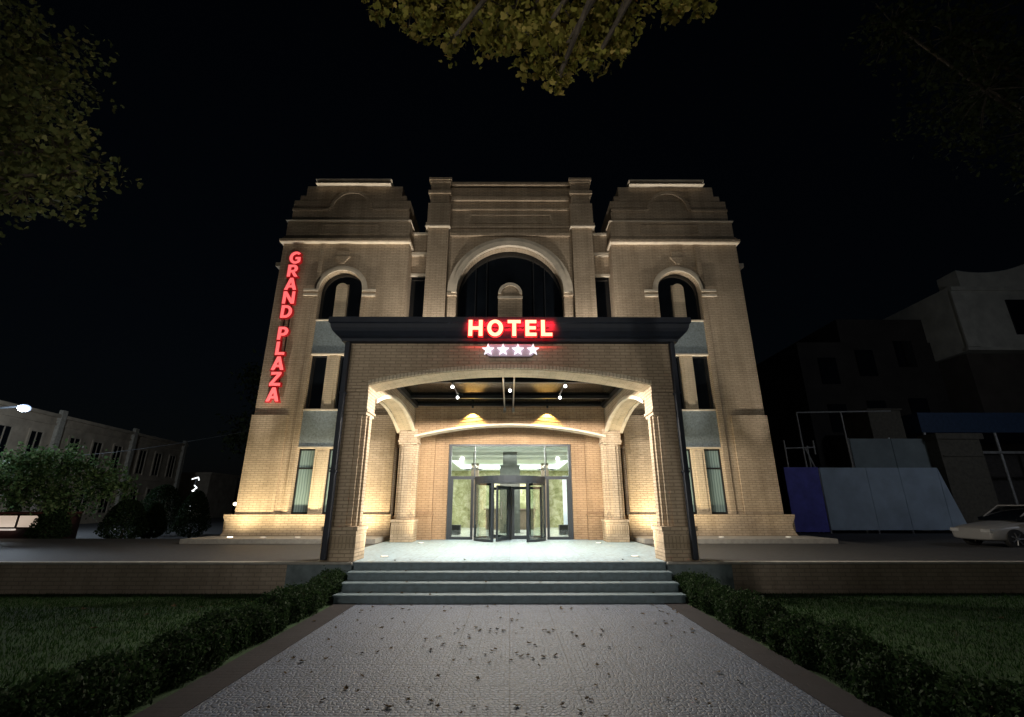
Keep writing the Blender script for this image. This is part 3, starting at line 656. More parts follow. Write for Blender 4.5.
def glyph(ch, x, z, h, y, depth, mat, name, parent, grow=0.0, loops=None, w=None):
    """upright letter facing -Y, centred on x, baseline z"""
    if loops is None: w, loops = GL[ch]
    cu = bpy.data.curves.new(name, 'CURVE'); cu.dimensions = '2D'; cu.fill_mode = 'BOTH'
    for lp in loops:
        sp = cu.splines.new('POLY'); sp.points.add(len(lp) - 1)
        for p, (a, b) in zip(sp.points, lp): p.co = ((a - w / 2) * h, b * h, 0, 1)
        sp.use_cyclic_u = True
    cu.extrude = depth / 2; cu.offset = grow
    tmp = bpy.data.objects.new('tmp', cu); COL.objects.link(tmp)
    dg = bpy.context.evaluated_depsgraph_get(); me = bpy.data.meshes.new_from_object(tmp.evaluated_get(dg))
    bpy.data.objects.remove(tmp)
    me.transform(Matrix.Translation((x, y, z)) @ Matrix.Rotation(R(90), 4, 'X')); me.materials.clear(); me.materials.append(mat); me.name = name
    o = bpy.data.objects.new(name, me); COL.objects.link(o); attach(o, parent); return o
HS = thing('hotel_sign', 'lit cream block letters with red edges reading HOTEL on the dark porch cornice', 'sign', (0, 10.82, 5.87))
x = -1.04; hh = .42
ws = [GL[c][0] * hh for c in 'HOTEL']; gap = (2.09 - sum(ws)) / 4
for c, wd in zip('HOTEL', ws):
    o = glyph(c, x + wd / 2, 5.88, hh, 10.765, .07, M['red_lit'], 'letter', HS, .018)
    glyph(c, x + wd / 2, 5.88, hh, 10.715, .02, M['cream_lit'], 'letter_face', o)
    for dx in (-.15, .0, .15):
        for zz_ in (6.11, 6.27): light('letter_glow', 'SPOT', (x + wd / 2 + dx, 10.83, zz_), 15, (1, .012, .02), (x + wd / 2 + dx, 12, zz_ + .35), .02, 122, .7, HS)
    x += wd + gap
MB().box(-1.0, 1.0, 10.802, 10.812, 6.11, 6.14).build('mounting_rail', M['frame_black'], HS)
SS = thing('star_sign', 'row of four lit white stars on a pale plate below the HOTEL letters', 'sign', (0, 11.15, 5.5))
pl = [(-.62 + .0, 5.53), (.62, 5.53)]
pp = arc(.50, 5.665, .13, .16, -90, 90, 8) + arc(-.50, 5.665, .13, .16, 90, 270, 8)
MB().prism(pp, 11.20, 11.24, 'y').box(-.4, -.36, 11.24, 11.318, 5.6, 5.7).box(.36, .4, 11.24, 11.318, 5.6, 5.7).build('backing_plate', M['plate'], SS)
star = [(.5 + (.5 if i % 2 == 0 else .205) * math.sin(math.pi * i / 5), .5 + (.5 if i % 2 == 0 else .205) * math.cos(math.pi * i / 5)) for i in range(10)]
for x in (-.565, -.18, .20, .59):
    glyph('', x, 5.665 - .165, .33, 11.16, .04, M['star_lit'], 'star', SS, 0, [star], 1.0)
VS = thing('vertical_sign', 'lit red letters stacked downwards reading GRAND PLAZA on the left tower', 'sign', (-9.5, 18.05, 5.8))
hV = .57
zc = [12.30, 11.66, 11.02, 10.37, 9.72, 8.73, 8.07, 7.42, 6.76, 6.11]
for c, z in zip('GRANDPLAZA', zc):
    o = glyph(c, -9.50, z - hV / 2, hV, 18.10, .12, M['red'], 'letter', VS, .035)
    glyph(c, -9.50, z - hV / 2, hV, 18.03, .02, M['pink'], 'letter_face', o)
MB().box(-9.62, -9.59, 18.163, 18.196, 5.9, 12.5).box(-9.41, -9.38, 18.163, 18.196, 5.9, 12.5).build('mounting_rail', M['frame_black'], VS)

# ------------------------------------------------------------------ facade lighting
lens = emit('uplight_lens', (1, .86, .6), 14)
lens_dim = emit('shallow_lens', (1, .9, .7), .9)
def uplight(x, y, z, power, label, col=(1, .84, .52), lean=.16, lit=True, name='ground_uplight', beam=0):
    t = thing(name, label, 'uplight', (x, y, z), 0, 'round uplights set in the paving along the hotel wall')
    q = MB(); q.tube((x, y, z - .02), (x, y, z + .015), .11, n=18); q.build('rim', M['chrome'], t)
    MB().tube((x, y, z + .016), (x, y, z + .022), .085, n=18).build('lens', lens if lit else lens_dim, t)
    if power: light('uplight_light', 'SPOT', (x, y, z + .06), power, col, (x, y + lean, z + 1), .06, 165, 1, t)
    if beam: light('uplight_beam', 'SPOT', (x, y, z + .05), beam, (1, .93, .82), (x, y + .035, z + 1), .05, 30, 1, t)
uplight(-9.75, 17.2, .80, 240, 'brightly lit uplight at the foot of the left tower outer buttress', beam=1900)
uplight(-8.6, 17.2, .80, 165, 'lit uplight left of the lower window of the left tower', lit=False)
uplight(-7.4, 17.2, .80, 165, 'lit uplight straight below the windows of the left tower', beam=1900, lit=False)
uplight(-6.25, 17.2, .80, 165, 'lit uplight behind the left front column of the porch', lit=False)
uplight(-5.2, 17.2, .80, 310, 'lit uplight at the foot of the left tower inner buttress', beam=1500, lit=False)
uplight(5.2, 17.2, .80, 310, 'lit uplight at the foot of the right tower inner buttress', beam=1500, lit=False)
uplight(6.25, 17.2, .80, 90, 'lit uplight behind the right front column of the porch', lit=False)
uplight(7.4, 17.2, .80, 34, 'dim uplight straight below the windows of the right tower', beam=1900, lit=False)
uplight(-11.9, 18.6, .646, 60, 'lit uplight beside the outer corner of the left tower')
for s, side in ((-1, 'left'), (1, 'right')):  # lamps added in the porch floor to brighten soffits and columns
    uplight(s * 3.1, 12.35, .652, 140, f'added fill uplight in the porch floor beside the {side} front column', col=(1, .88, .66), lean=-.1, lit=False)
    uplight(s * 3.0, 16.7, .652, 140, f'added fill uplight in the porch floor beside the {side} rear column', col=(1, .84, .58), lean=.1, lit=False)
uplight(9.75, 17.2, .80, 12, 'faint uplight at the foot of the right tower outer buttress', beam=1900, lit=False)
# floodlights on the porch roof and on the apron
def flood(x, y, z, tx, ty, tz, power, label, spot=95, col=(1, .93, .82)):
    t = thing('roof_floodlight', label, 'floodlight', (x, y, z), 0, 'floodlights standing on the porch roof')
    MB().box(x - .15, x + .15, y - .05, y + .05, z + .12, z + .32).build('head', M['frame_black'], t)
    MB().box(x - .02, x + .02, y - .02, y + .02, z, z + .12).build('bracket', M['frame_black'], t)
    light('flood_light', 'SPOT', (x, y + .1, z + .36), power, col, (tx, ty, tz), .08, spot, .9, t)
flood(-3.9, 13.4, 6.47, -7.2, 18.2, 12.0, 260, 'floodlight on the left end of the porch roof aimed at the left tower')
flood(3.9, 13.4, 6.47, 7.2, 18.2, 12.0, 240, 'floodlight on the right end of the porch roof aimed at the right tower')
flood(-3.2, 17.3, 6.47, -3.0, 17.6, 12.0, 900, 'floodlight on the porch roof aimed at the left of the great arch')
flood(3.2, 17.3, 6.47, 3.0, 17.6, 12.0, 900, 'floodlight on the porch roof aimed at the right of the great arch')

# ------------------------------------------------------------------ added fill lamps on poles, outside the frame
def street_or_fill_lamp(x, y, h, power, col, label, parent=None, head=.28, glow=20, r=.25):
    t = thing('street_or_fill_lamp', label, 'street lamp', (x, y, 0), 0)
    MB().tube((x, y, -.05), (x, y, h), .06, .04).build('pole', M['frame_black'], t)
    MB().sphere((x, y, h + .2), head, sz=.7).build('lamp_head', emit('lamp_glow', col, glow), t, smooth=True)
    light('lamp_light', 'POINT', (x, y, h - .25), power, col, size=r, parent=t)
street_or_fill_lamp(-9.5, -5.5, 4.0, 430, (1, .97, .88), 'added fill lamp on a black pole, unseen behind the viewpoint, left of the path')
street_or_fill_lamp(9.0, -9.5, 4.0, 250, (.95, .9, .75), 'added fill lamp on a black pole, unseen behind the viewpoint, right of the path')

for fx, tx, pw, side in ((-5.0, -1.5, 2300, 'left'), (5.0, 1.5, 1700, 'right')):  # unseen floodlights added to brighten the hotel front
    t = thing('fill_floodlight_mast', f'added mast with a fill floodlight, unseen behind the viewpoint, {side} of the path, aimed at the hotel front', 'floodlight', (fx, -12, 0))
    MB().tube((fx, -12, -.05), (fx, -12, 6.4), .07, .05).build('mast', M['frame_black'], t)
    MB().box(fx - .2, fx + .2, -12.1, -11.95, 6.4, 6.7).build('head', M['frame_black'], t)
    light('flood_light', 'SPOT', (fx, -11.9, 6.55), pw, (1, .95, .84), (tx, 11, 6.2), .12, 44, .7, t)
# blue-white street light at the far left
t = thing('street_or_fill_lamp', 'tall street lamp with a glaring blue-white head at the far left', 'street lamp', (-26.6, 24, .43))
MB().path([(-27.6, 24, .43), (-27.6, 24, 6.2), (-27.2, 24, 6.75), (-25.9, 24, 6.85)], .08, .05).build('pole', M['frame_black'], t)
MB().sphere((-25.5, 23.9, 6.74), .27, sz=.7).build('lamp_head', emit('blue_white_glow', (.5, .64, 1), 1.6), t, smooth=True)
light('lamp_light', 'POINT', (-25.4, 23.2, 6.4), 1800, (.72, .85, 1), size=.3, parent=t)

# ------------------------------------------------------------------ left background
def rotpt(o, a, x, y): return (o[0] + x * math.cos(a) - y * math.sin(a), o[1] + x * math.sin(a) + y * math.cos(a))
LBm = plain('aged_cream_plaster', (.42, .34, .25), .85, var=.25, scale=1.2, bmp=.3)
A0, A1 = (-33.0, 18.0), (-37.6, 54.0)
ang = math.atan2(A1[1] - A0[1], A1[0] - A0[0]); Lf = math.hypot(A1[0] - A0[0], A1[1] - A0[1])
B = bpy.data.objects.new('old_building', None); COL.objects.link(B); B.location = (A0[0], A0[1], .4); B.rotation_euler = (0, 0, ang)
tag(B, 'long two-storey plastered building with pilasters and tall windows at the far left', 'building')
# local: x along the facade, -y towards the street (to the right of travel)
MB().box(0, Lf, 0, 12, 0, 8.0).build('wall', LBm, B, local=True)
MB().box(-.1, Lf + .1, -.25, 12.2, 8.001, 8.25).box(0, Lf, -.12, -.001, 7.4, 7.55).box(0, Lf, -.1, -.001, 3.9, 4.02).build('cornice', LBm, B, local=True)
q = MB()
for xx in (0.3, 9.2, 18.1, 27.0, 35.9): q.box(xx - .25, xx + .25, -.28, -.001, 0, 8.6)
q.build('pilaster', plain('pale_pilaster', (.42, .38, .31), .8), B, local=True)
for xx in (0.3, 9.2, 18.1, 27.0):
    for dx in (2.0, 4.6, 7.2):
        for z0, z1 in ((4.5, 6.7), (.9, 3.1)):
            wx = xx + dx
            w = MB().box(wx - .5, wx + .5, -.03, -.002, z0, z1).build('window', M['glass_dark'], B, local=True)
            MB().box(wx - .68, wx - .52, -.09, -.003, z0 - .1, z1 + .15).box(wx + .52, wx + .68, -.09, -.003, z0 - .1, z1 + .15).box(wx - .5, wx + .5, -.09, -.004, z1 + .01, z1 + .2).box(wx - .04, wx + .04, -.06, -.031, z0, z1).build('frame', LBm, w, local=True)
t = MB().box(-42, -37.8, 60, 66, .4, 5.6).box(-42.2, -37.6, 59.8, 66.2, 5.61, 5.9)
tag(t.build('low_building', LBm), 'low plastered building just beyond the right end of the long one', 'building')

def leaf_cloud(centers, size, shape='leaf', up=0.0):
    n = len(centers); c = np.asarray(centers, float)
    d1 = rng.normal(size=(n, 3)); d1 /= np.linalg.norm(d1, axis=1)[:, None]
    d2 = rng.normal(size=(n, 3)); d2[:, 2] -= up; d2 -= (d1 * d2).sum(1)[:, None] * d1; d2 /= np.linalg.norm(d2, axis=1)[:, None]
    nn = np.cross(d1, d2); s = size * rng.uniform(.6, 1.35, n)[:, None]
    if shape == 'maple': prof = [(0, -.5, 0), (.28, -.42, .06), (.5, -.02, .10), (.25, .05, .02), (.22, .42, .05), (0, .55, -.04), (-.22, .42, .05), (-.25, .05, .02), (-.5, -.02, .10), (-.28, -.42, .06)]
    else: prof = [(0, -.5, 0), (.24, -.1, .07), (.2, .25, .05), (0, .5, -.03), (-.2, .25, .05), (-.24, -.1, .07)]
    k = len(prof)
    V = np.stack([c + s * (a * d1 + b * d2 + e * nn) for a, b, e in prof], 1).reshape(-1, 3)
    return V, n, k
def leaves(name, centers, size, mat, parent=None, shape='leaf', up=0.0, local=False):
    V, n, k = leaf_cloud(centers, size, shape, up)
    me = bpy.data.meshes.new(name); off = np.zeros(3)
    if parent is None: off = np.array([V[:, 0].mean(), V[:, 1].mean(), V[:, 2].min()]); V = V - off
    me.vertices.add(len(V)); me.vertices.foreach_set('co', V.astype(np.float32).ravel())
    me.loops.add(n * k); me.loops.foreach_set('vertex_index', np.arange(n * k, dtype=np.int32))
    me.polygons.add(n); me.polygons.foreach_set('loop_start', (np.arange(n) * k).astype(np.int32)); me.polygons.foreach_set('loop_total', np.full(n, k, np.int32))
    me.update(calc_edges=True); me.materials.append(mat)
    o = bpy.data.objects.new(name, me); COL.objects.link(o); o.location = off
    if parent: attach(o, parent)
    return o
def blob(c, r, n, gaps=.0, squash=(1, 1, 1), twigs=26):
    """leaf positions gathered in sprays around a blob centre: uneven outline with gaps"""
    c = np.array(c); out = []
    d = rng.normal(size=(twigs, 3)); d /= np.linalg.norm(d, axis=1)[:, None]
    tips = c + d * (r * rng.uniform(.35, 1.0, twigs))[:, None] * np.array(squash)
    per = max(1, n // twigs)
    for tp in tips:
        dirv = tp - c; L = np.linalg.norm(dirv) + 1e-6; dirv /= L
        u = rng.uniform(-.25, .28, per)[:, None] * r
        out.append(tp + dirv * u + rng.normal(size=(per, 3)) * r * .13 + np.array([0, 0, -.05 * r]))
    return np.concatenate(out), tips
def tree(name, label, trunk, blobs, leafsize, mat, r=.22, perblob=900, shape='leaf', cat='tree', twigs=26, group=None, squash=(1, 1, .8)):
    t = thing(name, label, cat, trunk[0], 0, group)
    w = MB().path(trunk, r, r * .55, 10); P = []
    top = Vector(trunk[-1])
    for c, br in blobs:
        pos, tips = blob(c, br, int(perblob * br * br), squash=squash, twigs=twigs)
        P.append(pos)
        c = Vector(c); mid = (top + c) / 2 + Vector((random.uniform(-.3, .3), random.uniform(-.3, .3), random.uniform(.1, .5)))
        w.path([top, mid, c], r * .35, r * .12, 7)
        for tp in tips[::2]: w.path([c, Vector(tp) * .5 + c * .5 + Vector((0, 0, .05 * br)), Vector(tp)], r * .09, r * .03, 5)
    w.build('trunk', M['bark'], t, split=False)
    leaves('crown', np.concatenate(P), leafsize, mat, t, shape)
    return t
# near trees (trunks outside the frame)
tree('leafy_tree', 'tree whose lit yellow-green crown hangs into the upper left corner', [(-12.5, 5.0, 0), (-12.2, 5.2, 3.0), (-11.6, 5.6, 6.0)],
     [((-8.6, 6.6, 8.0), 1.15), ((-7.75, 6.5, 7.7), .85), ((-9.4, 6.4, 7.0), .95), ((-8.1, 6.5, 6.85), .62), ((-7.45, 6.4, 7.15), .45), ((-9.1, 6.6, 8.6), .8),
      ((-9.4, 6.8, 10.4), 1.2), ((-9.2, 7.0, 9.6), .7), ((-10.8, 6.8, 9.4), 1.3), ((-10.4, 6.6, 8.0), 1.2)],
     .10, M['leaf_yellow'], perblob=850, twigs=44, shape='maple')
tree('leafy_tree', 'tree whose yellow-green branch hangs down over the middle of the top edge', [(5.6, -2.0, 0), (5.3, -1.8, 3.0), (4.2, -.6, 6.5), (2.6, 2.2, 8.9)],
     [((-1.35, 4.5, 8.35), .42), ((-1.0, 4.4, 8.05), .34), ((-.62, 4.5, 8.2), .48), ((-.25, 4.5, 7.85), .34), ((.15, 4.5, 8.1), .5), ((.35, 4.5, 7.65), .38), ((.62, 4.5, 7.35), .30), ((.60, 4.5, 7.02), .17),
      ((.9, 4.5, 7.9), .5), ((1.25, 4.5, 7.75), .34), ((1.1, 4.5, 7.35), .20), ((1.5, 4.6, 8.3), .45), ((-1.85, 4.5, 8.5), .28), ((-.75, 4.45, 7.65), .13), ((2.3, 4.6, 8.5), .26), ((2.75, 4.7, 8.75), .24), ((0, 4.3, 8.9), .8), ((1.1, 4.3, 9.0), .7)],
     .085, M['leaf_amber'], perblob=2600, twigs=34, shape='maple')
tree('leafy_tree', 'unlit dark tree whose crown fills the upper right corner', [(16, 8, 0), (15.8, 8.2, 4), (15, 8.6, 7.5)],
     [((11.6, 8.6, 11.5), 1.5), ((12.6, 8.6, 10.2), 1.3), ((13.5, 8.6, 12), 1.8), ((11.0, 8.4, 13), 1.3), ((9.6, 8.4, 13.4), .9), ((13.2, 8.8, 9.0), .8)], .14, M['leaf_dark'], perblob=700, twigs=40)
# left background plants
tree('leafy_shrub', 'broad leafy small tree lit green-white by the street lamp at the far left', [(-19.5, 21.5, .4), (-19.4, 21.4, 1.6)],
     [((-22.5, 20.6, 3.3), 1.3), ((-20.9, 20.4, 3.6), 1.2), ((-19.4, 20.4, 3.55), 1.2), ((-18.0, 20.5, 3.1), 1.0), ((-17.0, 20.6, 2.6), .8), ((-21.8, 20.2, 2.5), 1.2), ((-20, 20, 2.5), 1.2), ((-18.5, 20.2, 2.2), 1.1)], .15, M['leaf_green'], perblob=1000, twigs=40, r=.12, cat='tree')
for k, (px, py, hgt, rr, lb) in enumerate(((-18.6, 19.9, 1.55, .75, 'dark rounded shrub beside the small lit kiosk'), (-16.2, 20.6, 1.9, .95, 'wide dark shrub between the kiosk and the upright shrubs'),
                                       (-15.9, 21.8, 1.75, .6, 'left one of the two dark upright shrubs near the hotel'), (-14.8, 22.8, 2.4, .8, 'right one of the two dark upright shrubs near the hotel'), (-17.6, 24.5, 2.8, 1.3, 'large dark bush behind the upright shrubs'))):
    t = thing('shrub', lb, 'shrub', (px, py, .43), 0, 'dark shrubs along the road')
    MB().tube((px, py, .42), (px, py, .9), .05).build('stem', M['bark'], t)
    n = 6500; zz = rng.uniform(0, 1, n) ** .8; prof_ = (1 - zz) ** .42 * (.4 + .6 * np.minimum(1, zz * 5)) ; aa = rng.uniform(0, 6.283, n); rad = rr * prof_ * rng.uniform(.6, 1.08, n)
    leaves('crown', np.stack([px + rad * np.cos(aa), py + rad * np.sin(aa), .5 + zz * hgt * .85], 1), .09, M['leaf_hedge'], t)
tree('dark_tree', 'tall dark tree standing behind the left corner of the hotel', [(-21, 42, .4), (-21, 42, 6)], [((-21.5, 42, 10), 3.2), ((-20, 42, 7.5), 2.8), ((-22.5, 42, 13), 2.6), ((-20.5, 42, 12.5), 2.6), ((-23.5, 42.5, 8), 2.5)], .4, M['leaf_dark'], perblob=120, twigs=40)
# kiosk
K = thing('kiosk', 'small dark red kiosk with two warm lit window panes at the left edge', 'kiosk', (-19.4, 19.6, .43))
kx0, kx1, ky = -20.9, -18.6, 19.6
MB().box(kx0, kx1, ky, ky + 1.6, .43, .62).box(kx0, kx0 + .12, ky, ky + 1.6, .62, 1.55).box(kx1 - .12, kx1, ky, ky + 1.6, .62, 1.55).box(kx0 + .12, kx1 - .12, ky + 1.5, ky + 1.6, .62, 1.55).box(kx0 + .12, kx1 - .12, ky, ky + .1, .62, .98).build('body', plain('dark_red_paint', (.05, .018, .016), .5), K)
MB().box(kx0 - .05, kx1 - .1, ky - .12, ky + 1.7, 1.55, 1.62).build('roof', plain('red_brown_roof', (.16, .05, .035), .6), K)
for a, b in ((kx0 + .35, kx0 + 1.12), (kx0 + 1.25, kx0 + 2.0)):
    MB().box(a, b, ky - .01, ky + .02, 1.05, 1.48).build('window_pane', emit('warm_window', (1, .78, .60), .45), K)
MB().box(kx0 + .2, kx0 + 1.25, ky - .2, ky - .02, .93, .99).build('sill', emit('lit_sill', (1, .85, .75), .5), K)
# flowering plant above kiosk
tree('flowering_shrub', 'reddish flowering shrub above the lit kiosk windows', [(-19.6, 21.3, .43), (-19.6, 21.3, 1.5)], [((-20.0, 20.9, 2.05), .45), ((-19.4, 20.9, 2.0), .45)], .1, foliage('reddish_leaves', [(.10, .03, .02), (.16, .08, .05), (.2, .14, .1)]), perblob=1500, twigs=20, r=.06, cat='shrub')
# small lamps along the far road, lit sign and wall lamp
dot = emit('white_lamp_dot', (.9, .95, 1), 2)
for x, y, z, lb in ((-21.5, 26.2, .75, 'leftmost tiny white lamp beyond the road shrubs'), (-21.0, 26.2, .66, 'second tiny white lamp beyond the road shrubs'), (-18.3, 26.0, .85, 'tiny white lamp between the two upright shrubs'), (-17.6, 26.0, .70, 'lowest tiny white lamp beside the right upright shrub')):
    t = thing('ground_lamp', lb, 'lamp', (x, y, .43), 0, 'tiny white lamps along the far road')
    MB().tube((x, y, .43), (x, y, z), .03).build('post', M['frame_black'], t); MB().sphere((x, y, z + .05), .05, 8, 6).build('bulb', dot, t)
t = thing('lit_column_sign', 'narrow upright far-off sign of white lights left of the hotel', 'sign', (-26.4, 40, .43))
MB().tube((-26.4, 40.1, .43), (-26.4, 40.1, 4.0), .06).build('post', M['frame_black'], t)
q = MB()
for z, pts in ((3.9, [(-.3, .1), (.2, .25), (.3, 0)]), (3.2, [(0, .3), (.25, .1), (-.1, -.15), (.3, -.2)]), (2.35, [(-.2, .2), (.1, 0), (-.05, -.3)]), (1.6, [(0, .25), (-.2, 0), (.15, -.2)])):
    q.path([(-26.4 + a, 40, z + b) for a, b in pts], .04)
q.build('light_strokes', emit('sign_strokes', (.95, 1, 1), 2.2), t)
t = thing('wall_lamp', 'small yellow-white lamp on the outer side of the left tower', 'wall lamp', (-11.2, 19.7, 1.8))
MB().box(-11.24, -11.1, 19.85, 20.0, 1.9, 1.96).build('bracket', M['frame_black'], t); MB().sphere((-11.28, 19.85, 1.93), .07).build('globe', emit('wall_lamp_glow', (1, .9, .6), 5), t, smooth=True)
t = MB()
pts = [(-34 + i * 2.28, 30 - i * .99, 5.0 - .55 * math.sin(math.pi * i / 10)) for i in range(11)]; t.path(pts, .018, n=5)
tag(t.build('overhead_cable', M['frame_black']), 'thin cable running from the left tower to the old building', 'cable')

# ------------------------------------------------------------------ right background
bluem = plain('blue_hoarding', (.12, .12, .56), .6, var=.2, scale=2)
greym = plain('grey_white_hoarding', (.42, .52, .62), .7, var=.18, scale=.8)
greym2 = plain('pale_green_grey_sheet', (.24, .29, .30), .8, var=.15, scale=1)
F = thing('hoarding', 'tall site hoarding of one blue and three grey-white sheets right of the hotel', 'hoarding', (20, 26.7, .43))
MB().box(15.55, 17.5, 26.7, 26.76, .5, 3.95).build('sheet', bluem, F)
xs_ = [17.52, 20.15, 22.0, 24.2]
for a, b in zip(xs_[:-1], xs_[1:]):
    MB().box(a, b - .02, 26.62, 26.66, .6, 3.92).build('sheet', greym, F)
MB().prism([(24.2, .6), (25.1, .6), (24.21, 3.92)], 26.62, 26.66, 'y').build('sheet', greym, F)
q = MB()
for a in xs_: q.box(a - .04, a + .04, 26.665, 26.72, .43, 3.9)
q.build('post', M['chrome'], F)
F2 = thing('sheet_fence', 'upper row of pale green-grey sheets standing behind the hoarding', 'fence', (22, 28, .43))
MB().box(20.6, 23.1, 28, 28.05, 3.0, 5.75).box(23.13, 25.6, 28, 28.05, 3.0, 5.75).build('sheet', greym2, F2); q = MB()
for a in (20.6, 23.1, 25.6): q.tube((a, 28.1, .43), (a, 28.1, 5.8), .05)
q.build('post', M['chrome'], F2)
SC = thing('scaffold', 'bare pipe scaffold frame rising above the blue hoarding', 'scaffold', (17.5, 27, .43))
pm = plain('galvanised_pipe', (.45, .45, .43), .5, metal=.5)
P_ = lambda *pts: MB().path([(x, 27.0 + (i * 0), z) for i, (x, z) in enumerate(pts)], .045).build('pipe', pm, SC)
P_((17.05, .43), (17.05, 7.15)); P_((17.05, 7.15), (19.7, 7.2)); P_((19.7, 7.2), (19.72, .43)); P_((19.7, 7.2), (22.7, 7.25)); P_((16.0, 5.05), (17.75, 5.1)); P_((16.0, .43), (16.0, 5.5)); P_((17.7, 4.7), (17.7, 5.5)); P_((17.15, 5.1), (17.55, 3.9)); P_((17.3, .43), (17.3, 5.2))
CT = plain('dull_tan_sheet', (.12, .11, .085), .8)
t = MB().box(22.9, 25.0, 29, 31.5, .43, 7.7).box(22.8, 25.1, 28.9, 31.6, 7.71, 7.8)
tag(t.build('site_cabin', CT, bevel=.03), 'stacked dull tan site cabin above the pale green-grey sheets', 'cabin')
t = thing('blue_canopy', 'long blue sheet canopy at the right edge behind the white car', 'canopy', (30, 29, .43))
MB().box(25.6, 40, 28.5, 34, 6.2, 7.45).build('roof', plain('blue_sheet_roof', (.03, .06, .12), .6), t); MB().box(25.6, 40, 28.4, 28.48, 4.9, 5.05).build('rail', pm, t)
q = MB()
for a in (25.8, 30.2, 34.6, 39): q.tube((a, 28.6, .43), (a, 28.6, 6.2), .08)
q.build('post', pm, t)
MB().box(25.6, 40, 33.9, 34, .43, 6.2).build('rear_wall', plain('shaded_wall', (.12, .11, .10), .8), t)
t = thing('gatehouse', 'plain brown-grey block of a gatehouse between the hoarding and the white car', 'building', (26, 27.6, .43))
MB().box(25.2, 27.7, 27.2, 28.38, .43, 5.6).build('wall', CT, t); MB().box(25.1, 27.9, 27.1, 28.39, 5.61, 5.95).build('roof_slab', CT, t); MB().box(25.3, 27.6, 27.14, 27.198, 4.6, 4.68).build('ledge', CT, t)

# big old building, right
RB = thing('theatre_building', 'big pale old building with a curved parapet high at the right edge', 'building', (45, 38, .43))
pale = plain('pale_old_stucco', (.58, .57, .49), .85, var=.2, scale=.8, bmp=.3)
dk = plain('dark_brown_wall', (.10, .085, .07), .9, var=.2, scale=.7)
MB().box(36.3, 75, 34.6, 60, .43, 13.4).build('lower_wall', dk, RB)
m = MB().box(36.0, 75, 34, 60, 13.5, 19.0)
xs = lin(37.2, 49, 20)
m.strip(xs, 19.001, lambda x: 20.4 + .052 * (x - 39.2) ** 2 * (1 if x > 39.2 else 1), 34.2, 36)
m.build('upper_wall', pale, RB)
MB().box(35.8, 75, 33.8, 33.999, 13.45, 13.7).box(36.0, 75, 33.85, 33.999, 18.6, 18.95).box(35.9, 36.9, 33.86, 33.998, 13.75, 18.55).build('moulding', pale, RB)
for a in (40.2, 45, 49.8):
    MB().box(a, a + 2.2, 33.9, 33.998, 14.8, 17.8).build('window', M['glass_dark'], RB)
t = thing('dark_wing_building', 'unlit brownish wing with faint window openings left of the pale theatre', 'building', (32, 40, .43))
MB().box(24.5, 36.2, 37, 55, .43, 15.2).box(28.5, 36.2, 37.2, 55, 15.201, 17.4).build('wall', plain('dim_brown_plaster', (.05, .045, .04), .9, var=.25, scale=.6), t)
for a, z in ((26.0, 11.5), (29.3, 12.2), (32.8, 13.0), (26, 7.5), (29.3, 7.8), (32.8, 8)):
    MB().box(a, a + 1.5, 36.9, 36.998, z, z + 2.3).build('window', M['glass_dark'], t)
street_or_fill_lamp(27, 12, 9, 650, (.8, .86, 1), 'added tall fill lamp out of view beyond the right edge')  # unseen lamp added to light the buildings at right

# white car
CA = thing('parked_car', 'white saloon car parked at the right edge, cut off by the frame', 'car', (18.6, 17.9, .43))
cx0, cyy, cz = 16.9, 17.1, .43
carp = plain('white_car_paint', (.30, .295, .29), .3, var=.04, scale=3, bmp=0)
body = [(0.0, .30, .60, .70), (.03, .26, .67, .77), (.25, .22, .78, .84), (.7, .2, .85, .86), (1.25, .2, .94, .88), (2.0, .2, .96, .88), (3.1, .2, .97, .88), (3.9, .2, .99, .86), (4.35, .24, .95, .8), (4.55, .34, .85, .7)]
def carloft(st_, zmin=None):
    vs = []; fs = []; K_ = 8
    for (x, z0, z1, hw) in st_:
        zc_ = (z0 + z1) / 2
        for (a, b) in ((-.86, z0), (-1, z0 + .1 * (z1 - z0)), (-1, zc_ + .1), (-.9, z1), (.9, z1), (1, zc_ + .1), (1, z0 + .1 * (z1 - z0)), (.86, z0)):
            vs.append((cx0 + x, cyy + .88 + a * hw, cz + b))
    for i in range(len(st_) - 1):
        for k in range(K_): a = i * K_ + k; b = i * K_ + (k + 1) % K_; fs.append((a, b, b + K_, a + K_))
    fs.append(tuple(range(K_))[::-1]); fs.append(tuple(range((len(st_) - 1) * K_, len(st_) * K_))); return MB().add(vs, [f[::-1] for f in fs])
bo = carloft(body).build('body', carp, CA, smooth=True); sb = bo.modifiers.new('sub', 'SUBSURF'); sb.levels = 2; sb.render_levels = 2
cab = [(1.15, .90, .93, .72), (1.4, .90, 1.07, .72), (2.0, .9, 1.38, .63), (2.5, .9, 1.45, .61), (3.1, .9, 1.42, .61), (3.7, .9, 1.2, .65), (4.15, .9, .99, .7)]
cg = carloft(cab).build('cabin_glass', M['glass_dark'], CA, smooth=True)
MB().box(cx0 + 1.95, cx0 + 3.15, cyy + .27, cyy + 1.49, cz + 1.42, cz + 1.465).build('roof', carp, CA, bevel=.015)
for pts in (((1.22, .95), (1.97, 1.44)), ((3.12, 1.45), (4.0, 1.0)), ((2.62, .96), (2.66, 1.44))):
    for yy0, yy1 in ((cyy + .19, cyy + .27), (cyy + 1.57, cyy + 1.49)):
        MB().tube((cx0 + pts[0][0], yy0 if pts[0][1] < 1.1 else yy1, cz + pts[0][1]), (cx0 + pts[1][0], yy1 if pts[1][1] > 1.1 else yy0, cz + pts[1][1]), .028).build('window_pillar', carp, CA)
